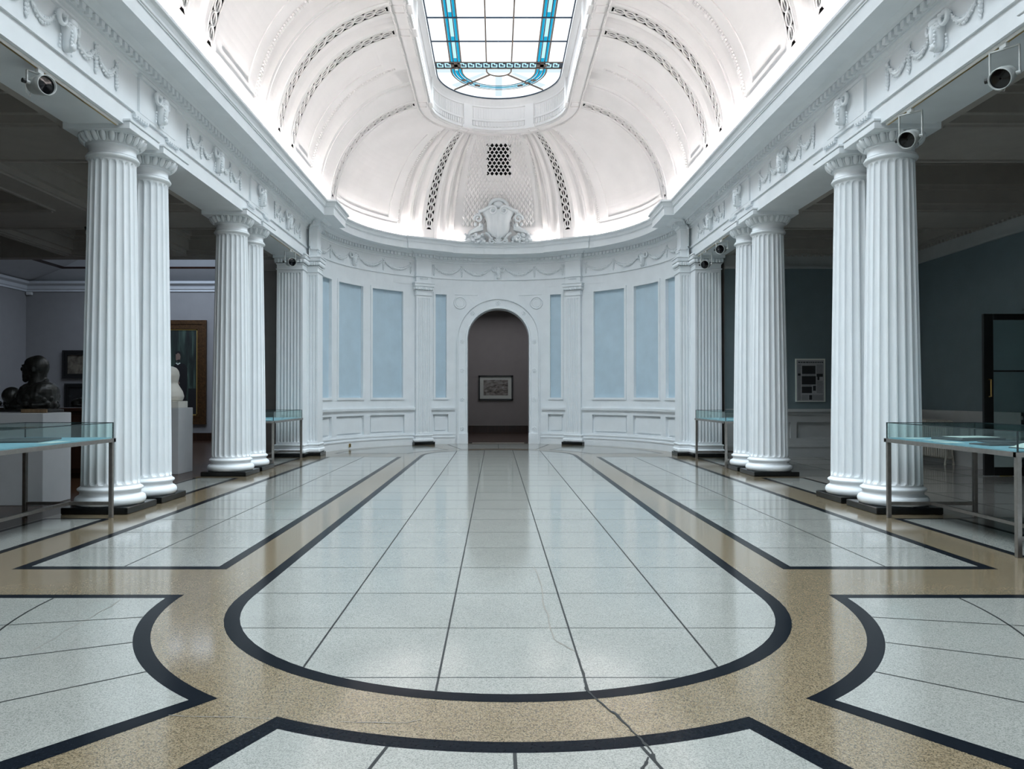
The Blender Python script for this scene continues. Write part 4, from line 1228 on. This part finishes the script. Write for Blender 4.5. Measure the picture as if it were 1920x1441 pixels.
def sheet(name, mk, x, y, w_, d_, th, rz, lab, cat, z=ZD, group=None, tilt=0):
    h = MB(); h.bbox(-w_ / 2, w_ / 2, -d_ / 2, d_ / 2, 0, th, min(.003, th / 3)); o = h.build(name, mk)
    o.location = (x, y, z); o.rotation_euler = (tilt, 0, rz); return tag(o, lab, cat, group)
sheet('dark_album', 'darkpaper', 5.45, 9.0, .62, .44, .03, .25, 'closed dark album lying under the open paper in the right display case', 'album')
def open_book(x, y, w_, d_, rz, lab, name='open_book'):
    t = thing(name, lab, 'book', (x, y, ZD), rz)
    for s in (-1, 1):
        h = MB(); rows = []
        for j in (0, 1):
            rows.append([(s * w_ / 2 * k / 6, (j - .5) * d_, .014 + .045 * sin(pi * min(1, k / 6 + .08)) * (1 - k / 9)) for k in range(7)])
        h.grid(rows, 0, True)
        h.grid([[(p[0], p[1], 0) for p in rows[0]], rows[0]], 0, False); h.grid([[(p[0], p[1], 0) for p in rows[1]], rows[1]], 0, False)
        h.face([rows[0][-1], rows[1][-1], (rows[1][-1][0], rows[1][-1][1], 0), (rows[0][-1][0], rows[0][-1][1], 0)]); h.build('page', 'paper', t)
    h = MB(); h.bbox(-w_ / 2 - .012, w_ / 2 + .012, -d_ / 2 - .01, d_ / 2 + .01, 0, .008, .002); h.build('cover', 'darkpaper', t)
    return t
o = sheet('paper_sheet', 'paper', 5.50, 9.02, .50, .30, .004, .2, 'pale sheet of paper lying on the dark album in the right case', 'paper', ZD + .032)
sheet('paper_sheet', 'paper', 4.98, 9.30, .20, .16, .003, .1, 'small white card at the far end of the right display case', 'paper')
sheet('paper_sheet', 'paper', 4.93, 8.50, .20, .26, .003, .0, 'white card lying along the hall side of the right display case', 'paper')
sheet('paper_sheet', 'paper', 5.02, 8.92, .20, .15, .003, .3, 'white card beside the dark album in the right display case', 'paper')
sheet('dark_folder', 'darkpaper', 5.15, 8.05, .36, .30, .014, .1, 'thin dark folder in front of the open book in the right case', 'folder')
sheet('dark_folder', 'darkpaper', 5.55, 8.42, .50, .40, .018, -.2, 'dark folder behind the row of white cards in the right case', 'folder')
open_book(5.25, 7.45, .46, .34, .1, 'open pale book at the near end of the right display case')
sheet('dark_folder', 'darkpaper', -5.45, 8.75, .55, .72, .02, .2, 'large dark folder in the middle of the left display case', 'folder')
sheet('dark_folder', 'darkpaper', -5.5, 7.75, .5, .5, .02, -.1, 'dark folder nearest the viewer in the left display case', 'folder')
sheet('paper_sheet', 'paper', -4.97, 8.5, .16, .40, .003, .0, 'long white card along the hall side of the left display case', 'paper')
sheet('paper_sheet', 'paper', -5.2, 16.9, .34, .26, .003, .2, 'pale paper lying in the far left display case', 'paper')
sheet('paper_sheet', 'paper', 5.2, 16.9, .34, .26, .003, -.2, 'pale paper lying in the far right display case', 'paper')

# spotlights and tracks
for (s, y0, y1, lab) in ((-1, 6.9, 9.72, 'lighting track under the beam above the dark bust display case'), (-1, 16.3, 18.85, 'lighting track under the far left beam holding one spotlight'),
                         (1, 6.9, 9.72, 'lighting track under the beam above the display case with papers'), (1, 16.3, 18.85, 'lighting track under the far right beam holding two spotlights')):
    t = thing('lighting_track', lab, 'track', (s * 4.895, 0, 4.978), 0, 'lighting tracks under the beams')
    h = MB(); h.bbox(-.02, .02, y0, y1, -.036, 0, .003); h.build('rail', 'track', t)
    h = MB(); h.box(-.010, .010, y0 + .02, y1 - .02, -.0375, -.034); h.build('slot', 'brass', t)
def spotlight(lab, loc, yaw, pitch, drop=.22, rad=.098, dark=False, group='pale spotlights on the beams'):
    t = thing('spotlight', lab, 'spotlight', loc, 0, group)     # origin at the pivot of the can
    mb_ = 'knob' if dark else 'lamp_body'
    drop = (4.9405 - loc[2]) if not dark else .17
    h = MB(); h.box(-.02, .02, -.05, .05, drop - .04, drop); h.tube([(0, 0, drop - .05), (0, 0, drop - .03)], .018, 10); h.build('track_adapter', mb_, t)
    rz = Matrix.Rotation(yaw, 3, 'Z'); R = rz @ Matrix.Rotation(pitch, 3, 'X')
    h = MB(); w_ = rad + .03
    tr = lambda p: tuple(rz @ Vector(p))
    h.bar(tr((-w_, 0, drop - .045)), tr((w_, 0, drop - .045)), .03, .012)
    for s in (-1, 1): h.bar(tr((s * w_, 0, 0)), tr((s * w_, 0, drop - .04)), .012, .03, up=tuple(rz @ Vector((0, 1, 0))))
    h.build('yoke', mb_, t)
    h = MB()
    def lat(pr, m, hh, n=28):
        rows = [[tuple(R @ Vector((r * cos(2 * pi * k / n), -z, r * sin(2 * pi * k / n)))) for k in range(n)] for r, z in pr]
        hh.grid(rows, m, True, True); return rows
    r_ = lat([(.02, -.15), (rad * .45, -.145), (rad * .72, -.12), (rad * .86, -.085), (rad * .93, -.04), (rad * .95, .02), (rad * .95, .05)], 0, h); h.face(r_[0][::-1], 0)
    can = h.build('lamp_can', mb_, t)
    h = MB(); lat([(rad * .95, .048), (rad * 1.0, .05), (rad * 1.05, .055), (rad * 1.05, .145), (rad * 1.02, .152), (rad * .96, .152), (rad * .95, .10)], 0, h); h.build('front_ring', mb_, t)
    h = MB(); r_ = lat([(rad * .955, .118), (rad * .5, .122), (.01, .124)], 0, h); h.build('lens', 'lamp_lens', t)
    for s in (-1, 1):
        h = MB(); h.tube([tr((s * (w_ - .03), 0, 0)), tr((s * (w_ + .012), 0, 0))], .018, 12); h.build('pivot', mb_, t)
    h = MB(); h.tube([tr((-(w_ + .01), 0, 0)), tr((-(w_ + .045), 0, 0))], .024, 14); h.build('knob', 'knob', t)
    h = MB(); h.tube([tr((-w_, .02, -.005)), tr((-w_ * .8, .06, -.09)), tr((-w_ * .3, .10, -.11)), tuple(R @ Vector((0, .14, -.02)))], .004, 6); h.build('cable', 'track', t)
    return t
spotlight('pale spotlight above the dark bust, hung from the near left beam', (-4.895, 8.06, 4.775), 1.05, .15, .165)
spotlight('single pale spotlight under the far left beam beside the apse', (-4.895, 17.95, 4.64), .62, .10, .30)
spotlight('pale spotlight in front of the column behind the papers display case', (4.895, 9.17, 4.60), -.85, .42, .34)
spotlight('pale spotlight highest up at the frame edge, on the near right beam', (4.895, 7.47, 4.63), -.90, .45, .31)
spotlight('lower of two pale spotlights under the far right beam beside the apse', (4.895, 18.1, 4.62), -.55, .20, .32)
spotlight('upper of two pale spotlights under the far right beam, nearer the columns', (4.895, 16.85, 4.74), -.60, .2, .20)
spotlight('small black spotlight under the dark coffered ceiling beam', (-8.1, 15.2, 4.82), 1.2, .1, .15, .07, True, None)

# pedestals and sculpture
def pedestal(lab, x0, x1, y0, y1, z):
    t = thing('pedestal', lab, 'pedestal', ((x0 + x1) / 2, (y0 + y1) / 2, 0), 0)
    a, b_ = (x1 - x0) / 2, (y1 - y0) / 2
    h = MB(); h.bbox(-a, a, -b_, b_, .0, z, .006); h.build('body', 'plinth', t); return t
pedestal('wide white pedestal under the dark bronze bust', -7.75, -6.30, 10.56, 11.26, 1.27)
pedestal('narrow white pedestal under the pale marble sculpture', -6.95, -6.19, 14.8, 15.5, 1.28)
def fused(h, name, mk, parent, vox, sm=6):
    o = h.build(name, mk, parent)
    m_ = o.modifiers.new('fuse', 'REMESH'); m_.mode = 'VOXEL'; m_.voxel_size = vox; m_.use_smooth_shade = True
    s_ = o.modifiers.new('smooth', 'SMOOTH'); s_.iterations = sm; s_.factor = .5
    return o
t = thing('bronze_bust', 'dark bronze bust of a bearded man in profile on the wide white pedestal', 'sculpture', (-6.62, 10.91, 1.27))
h = MB()
k = .00757
def px(x, y, dy=0): return ((x - 68) * k, dy, (773.0 - y) * k)
h.blob(px(73, 687), (.150, .125, .165), nu=20, nv=14); h.blob(px(60, 692), (.11, .10, .14), nu=16, nv=12); h.blob(px(70, 680), (.165, .115, .10), nu=16, nv=12)
h.blob(px(48.5, 686), (.035, .06, .030)); h.blob(px(43.8, 691), (.032, .024, .036), nu=10); h.blob(px(48, 684.2), (.03, .07, .016)); h.blob(px(47.5, 697), (.03, .05, .02)); h.blob(px(47.5, 701), (.03, .045, .018))
h.blob(px(52, 705), (.06, .065, .07), nu=14, nv=10); h.blob(px(49, 711), (.038, .04, .04), nu=12); h.blob(px(62, 704), (.08, .085, .08))
h.blob(px(72, 692, -.12), (.03, .02, .045)); h.blob(px(72, 692, .12), (.03, .02, .045))
h.tube([px(76, 694), px(74, 708), px(71, 722), px(70, 735)], [.10, .105, .125, .17], 16)
h.tube([px(60, 716), px(78, 711), px(90, 716)], [.05, .06, .05], 10)
h.blob(px(80, 742), (.21, .27, .20), nu=20, nv=14); h.blob(px(88, 735), (.145, .25, .16), nu=16, nv=12); h.blob(px(66, 745), (.20, .26, .19), nu=18, nv=12); h.blob(px(94, 752), (.10, .2, .15)); h.blob(px(58, 733), (.12, .2, .12))
h.blob(px(26, 741, -.02), (.130, .13, .125), nu=18, nv=14); h.blob(px(39, 744), (.12, .13, .10)); h.blob(px(40, 757), (.2, .16, .10)); h.blob(px(18, 757), (.06, .10, .09))
h.blob(px(80, 758), (.20, .25, .10)); h.blob(px(50, 760), (.22, .22, .08))
h.box(-.43, .30, -.2, .2, .012, .05)
for q in range(60):
    a = random.uniform(0, 2 * pi); z = random.uniform(735, 762); xx = 78 + 26 * cos(a); h.blob(px(xx, z, .24 * sin(a)), (random.uniform(.02, .05),) * 3, nu=7, nv=5)
fused(h, 'figure', 'bronze', t, .0085, 2)
h = MB(); h.bbox(-.06, .30, -.235, -.21, .004, .055, .003); h.build('base_block', 'tanwood', t)
t = thing('marble_sculpture', 'pale rounded marble sculpture on the narrow pedestal before the portrait', 'sculpture', (-6.50, 15.12, 1.28))
h = MB(); h.lathe([(.10, .12), (.24, .13), (.27, .22), (.245, .32), (.19, .41), (.15, .48), (.17, .56), (.185, .64), (.17, .72), (.13, .78), (.06, .81), (.01, .815)], 28); h.blob((-.12, -.05, .62), (.16, .15, .17)); h.blob((-.1, 0, .3), (.22, .2, .2))
fused(h, 'figure', 'marble', t, .014)
h = MB(); h.bbox(-.3, .27, -.22, .22, 0, .13, .008); h.build('base_block', 'marble', t)

# dark sideboard and the things on it
t = thing('sideboard', 'dark mahogany sideboard standing behind the wide white pedestal', 'cabinet', (-8.55, 14.4, 0))
h = MB(); h.bbox(-1.4, 1.4, -.32, .32, .10, 1.22, .01); h.box(-1.32, 1.32, -.26, .3, 0, .11); h.build('body', 'darkwood', t)
h = MB(); h.bbox(-1.45, 1.45, -.36, .36, 1.22, 1.29, .015); h.build('top', 'darkwood', t)
for q in range(3):
    h = MB(); x0 = -1.33 + q * .9; h.bbox(x0, x0 + .85, -.345, -.318, .18, 1.15, .008); dd = h.build('door', 'darkwood', t)
    h = MB(); h.blob((x0 + .78, -.36, .7), (.02, .02, .02)); h.build('knob', 'brass', dd)
for q, (x, r_, lab) in enumerate(((-7.75, .11, 'small dark sculpture on the sideboard, right of the bronze bust'), (-9.62, .13, 'low dark sculpture on the sideboard, left of the bronze bust'))):
    h = MB()
    for z in range(7): h.blob((random.uniform(-.22, .22), random.uniform(-.08, .08), .05 + random.random() * .06), (r_ * .9, r_ * .7, r_ * .55))
    h.box(-.25, .25, -.1, .1, .0, .03)
    o = fused(h, 'small_bronze', 'bronze', None, .014, 4); o.location = (x, 14.4, 1.31); tag(o, lab, 'sculpture')

# pictures in the left gallery (wall at y=26)
def picture(name, lab, x0, x1, z0, z1, e, fm, cm, slip=None, d_=.08):
    t = thing(name, lab, 'picture', ((x0 + x1) / 2, 25.99, (z0 + z1) / 2)); a, c = (x1 - x0) / 2, (z1 - z0) / 2
    h = MB()
    for k_, (o0, o1, dd) in enumerate(((0, e * .45, d_), (e * .45, e * .8, d_ * .7), (e * .8, e, d_ * .85))):
        for (q0, q1, r0, r1) in ((-a + o0, a - o0, c - o1, c - o0), (-a + o0, a - o0, -c + o0, -c + o1), (-a + o0, -a + o1, -c + o1, c - o1), (a - o1, a - o0, -c + o1, c - o1)): h.box(q0, q1, -dd, 0, r0, r1)
    h.build('frame', fm, t)
    if slip:
        h = MB()
        for (q0, q1, r0, r1) in ((-a + e, a - e, c - e - .04, c - e), (-a + e, a - e, -c + e, -c + e + .04), (-a + e, -a + e + .04, -c + e, c - e), (a - e - .04, a - e, -c + e, c - e)): h.box(q0, q1, -.035, 0, r0, r1)
        h.build('gilt_slip', slip, t)
    h = MB(); h.box(-a + e * .9, a - e * .9, -.022, 0, -c + e * .9, c - e * .9); cv = h.build('canvas', cm, t)
    return t, cv
t, cv = picture('portrait_painting', 'tall gilt-framed full-length portrait of a person in black before green drapery', -12.7, -9.86, .56, 4.08, .30, 'gilt', 'drape', 'brightgilt')
KP = 26 / 1440.0
def wp(x, y): return (-.08 + (x - 929.5) * KP + (12.7 + 9.86) / 2, 1.5 + (743 - y) * KP - 2.32)
def patch(pts, mk, name, yy):
    h = MB(); q = [wp(*p) for p in pts]
    h.face([(a, -yy, c) for a, c in q], 0); return h.build(name, mk, cv)
patch([(324, 690), (328, 683), (336, 680), (346, 682), (352, 690), (352, 720), (350, 745), (352, 780), (322, 780), (322, 740)], 'suit', 'painted_coat', .024)
patch([(330, 664), (333, 660), (337, 661), (339, 668), (338, 675), (334, 679), (330, 674)], 'skin', 'painted_face', .025)
patch([(329, 663), (331, 659), (335, 657.5), (339, 660), (340, 666), (338.6, 663.5), (334, 661.5), (331, 664)], 'suit', 'painted_hair', .0255)
patch([(331, 676), (335, 679), (338, 677), (337.5, 673.5), (334, 674.5)], 'suit', 'painted_beard', .0255)
patch([(330, 681), (334, 684), (339, 681), (338, 679.5), (334, 681.5), (331, 679.5)], 'mount', 'painted_collar', .0255)
patch([(330, 718), (336, 714), (338, 718), (334, 724), (329, 724)], 'skin', 'painted_hand', .025)
patch([(354, 728), (386, 728), (386, 782), (354, 782)], 'suit', 'painted_shadow', .024)
picture('framed_sketch', 'small dark-framed brown picture left of the nearest left column, upper of two', -14.72, -13.7, 2.11, 3.06, .16, 'frame_black', 'sketch')
picture('framed_painting', 'dark painting hanging below the small brown picture', -14.64, -13.2, .9, 1.94, .12, 'frame_black', 'darkpic')
h = MB(); h.bbox(-.1, .1, -.08, .0, -.05, .05, .01); o = h.build('wall_mounted_sensor', 'track'); o.location = (-15.86, 25.99, 4.98); tag(o, 'small white motion sensor high in the corner of the left gallery', 'sensor')

# right aisle: posters, radiator, glazed door
def poster(lab, x0, x1, z0, z1, full=True):
    t = thing('newspaper_poster', lab, 'poster', ((x0 + x1) / 2, 19.105, (z0 + z1) / 2)); a, c = (x1 - x0) / 2, (z1 - z0) / 2
    h = MB(); h.box(-a, a, -.022, 0, -c, c); h.build('board', 'mount', t)
    h = MB(); h.box(-a + .03, a - .03, -.024, -.02, -c + .02, c - .03); pg = h.build('printed_page', 'print', t)
    if full:
        w_, hh = 2 * a, 2 * c
        f = lambda u, v: (-a + u * w_, c - v * hh)
        h = MB()
        for (u0, u1, v0, v1) in ((.22, .67, .165, .355), (.21, .68, .405, .60), (.21, .55, .65, .80), (.585, .68, .63, .745), (.455, .555, .845, .955), (.08, .17, .345, .395), (.71, .92, .35, .42), (.735, .80, .42, .5)):
            p, q = f(u0, v0), f(u1, v1); h.box(p[0], q[0], -.0252, -.0235, q[1], p[1])
        h.build('printed_photographs', 'ink', pg)
        h = MB()
        u = .09
        while u < .92:                              # headline, too small to read in the photograph
            wd = random.uniform(.03, .10); p, q = f(u, .072), f(min(.93, u + wd), .096); h.box(p[0], q[0], -.0252, -.0235, q[1], p[1]); u += wd + .015
        h.build('headline', 'ink', pg)
        h = MB()
        for (u0, u1, v0, v1) in ((.07, .19, .14, .96), (.71, .93, .14, .34), (.71, .93, .52, .80), (.21, .44, .84, .96), (.57, .93, .84, .96), (.22, .67, .365, .395), (.22, .55, .61, .64)):
            v = v0
            while v < v1:
                p, q = f(u0, v), f(u1 - random.uniform(0, .02), v + .006); h.box(p[0], q[0], -.0250, -.0235, q[1], p[1]); v += .013
        h.build('text_columns', 'greyink', pg)
    return t
poster('grey newspaper page poster on the blue wall between two pairs of columns', 7.37, 8.11, 1.37, 2.44)
poster('poster mostly hidden behind the columns, left of the newspaper poster', 6.35, 7.09, 1.38, 2.42, False)
t = thing('radiator', 'cream cast-iron column radiator under the dado of the right wall', 'radiator', (9.86, 17.7, 0))
n = 20
for q in range(n):
    h = MB(); y = -.85 + q * .088
    for x in (-.07, .07): h.tube([(x, y, .17), (x, y, .93)], .024, 8)
    h.tube([(-.07, y, .17), (0, y, .14), (.07, y, .17)], .03, 8); h.tube([(-.07, y, .93), (0, y, .96), (.07, y, .93)], .03, 8)
    if q in (0, n - 1):
        for x in (-.07, .07): h.tube([(x, y, .17), (x * 1.3, y, .06), (x * 1.3, y, 0.0)], [.025, .02, .03], 8)
    h.build('fin', 'radiator', t)
h = MB(); h.tube([(0, -.86, .17), (0, .84, .17)], .018, 8); h.tube([(0, -.86, .93), (0, .84, .93)], .018, 8); h.build('pipe', 'radiator', t)
# open glazed door leaf
d_ = MB(); x0, x1, y, zt = 9.12, 10.05, 14.5, 3.06
d_.bbox(x0, x0 + .185, y - .03, y + .03, .012, zt, .006); d_.bbox(x1 - .12, x1, y - .03, y + .03, .012, zt, .006)
d_.bbox(x0 + .185, x1 - .12, y - .03, y + .03, zt - .115, zt, .006); d_.bbox(x0 + .185, x1 - .12, y - .03, y + .03, .012, .17, .006)
d_.box(x0 + .185, x1 - .12, y - .012, y + .012, 1.965, 1.995)
door = thing('glazed_door', 'black-framed glass door leaf with brass pull standing open by the right wall', 'door', (0, 0, 0))
d_.build('door_frame', 'frame_black', door)
h = MB(); h.box(x0 + .185, x1 - .12, y - .004, y + .004, .17, 1.965); h.box(x0 + .185, x1 - .12, y - .004, y + .004, 1.995, zt - .115); h.build('pane', 'door_glass', door)
h = MB(); hx = x0 + .10; h.tube([(hx, y - .03, 1.50), (hx, y - .085, 1.50), (hx, y - .085, 1.82), (hx, y - .03, 1.82)], .014, 8);
h.build('pull_handle', 'brass', door)
h = MB(); h.box(-.11, .06, -.06, .06, 0, .06); h.face([(.06, -.06, 0), (.06, .06, 0), (.2, .06, 0), (.2, -.06, 0)]); h.hexa([(-.11, -.06, .06), (.0, -.06, .06), (.0, .06, .06), (-.11, .06, .06), (-.11, -.06, .12), (-.06, -.06, .12), (-.06, .06, .12), (-.11, .06, .12)])
o = h.build('door_wedge', 'yellow'); o.location = (9.9, 15.0, 0.0); tag(o, 'small yellow wedge on the floor behind the glass door', 'wedge')

# ================================================================== LIGHT, CAMERA
wd = bpy.data.worlds.new('world'); sc.world = wd; wd.use_nodes = True
bg = wd.node_tree.nodes['Background']; bg.inputs[0].default_value = (.6, .7, .8, 1); bg.inputs[1].default_value = 0.0
ld = bpy.data.lights.new('skylight_daylight', 'AREA'); ld.shape = 'RECTANGLE'; ld.size = 2.9; ld.size_y = 23.0
ld.energy = 960; ld.color = (.80, .92, 1.0); ld.spread = R_(118)
lo = bpy.data.objects.new('skylight_daylight', ld); col.objects.link(lo); lo.location = (0, 8.6, 9.80)
cam = bpy.data.cameras.new('camera'); co = bpy.data.objects.new('camera', cam); col.objects.link(co)
co.location = (CAMX, 0, CAMZ); co.rotation_euler = (R_(90 + .7), 0, 0)
cam.lens = 27.0; cam.sensor_width = 36.0; cam.shift_x = 30.5 / 1920; cam.shift_y = 4.9 / 1920
cam.clip_start = .05; cam.clip_end = 200
sc.camera = co
sc.view_settings.view_transform = 'Standard'; sc.view_settings.look = 'None'; sc.view_settings.gamma = 1.0
sc.view_settings.use_curve_mapping = False; sc.view_settings.exposure = 0.82
cy = sc.cycles
cy.use_denoising = True
cy.max_bounces = 10; cy.diffuse_bounces = 6; cy.glossy_bounces = 4; cy.transparent_max_bounces = 12
cy.sample_clamp_indirect = 6.0
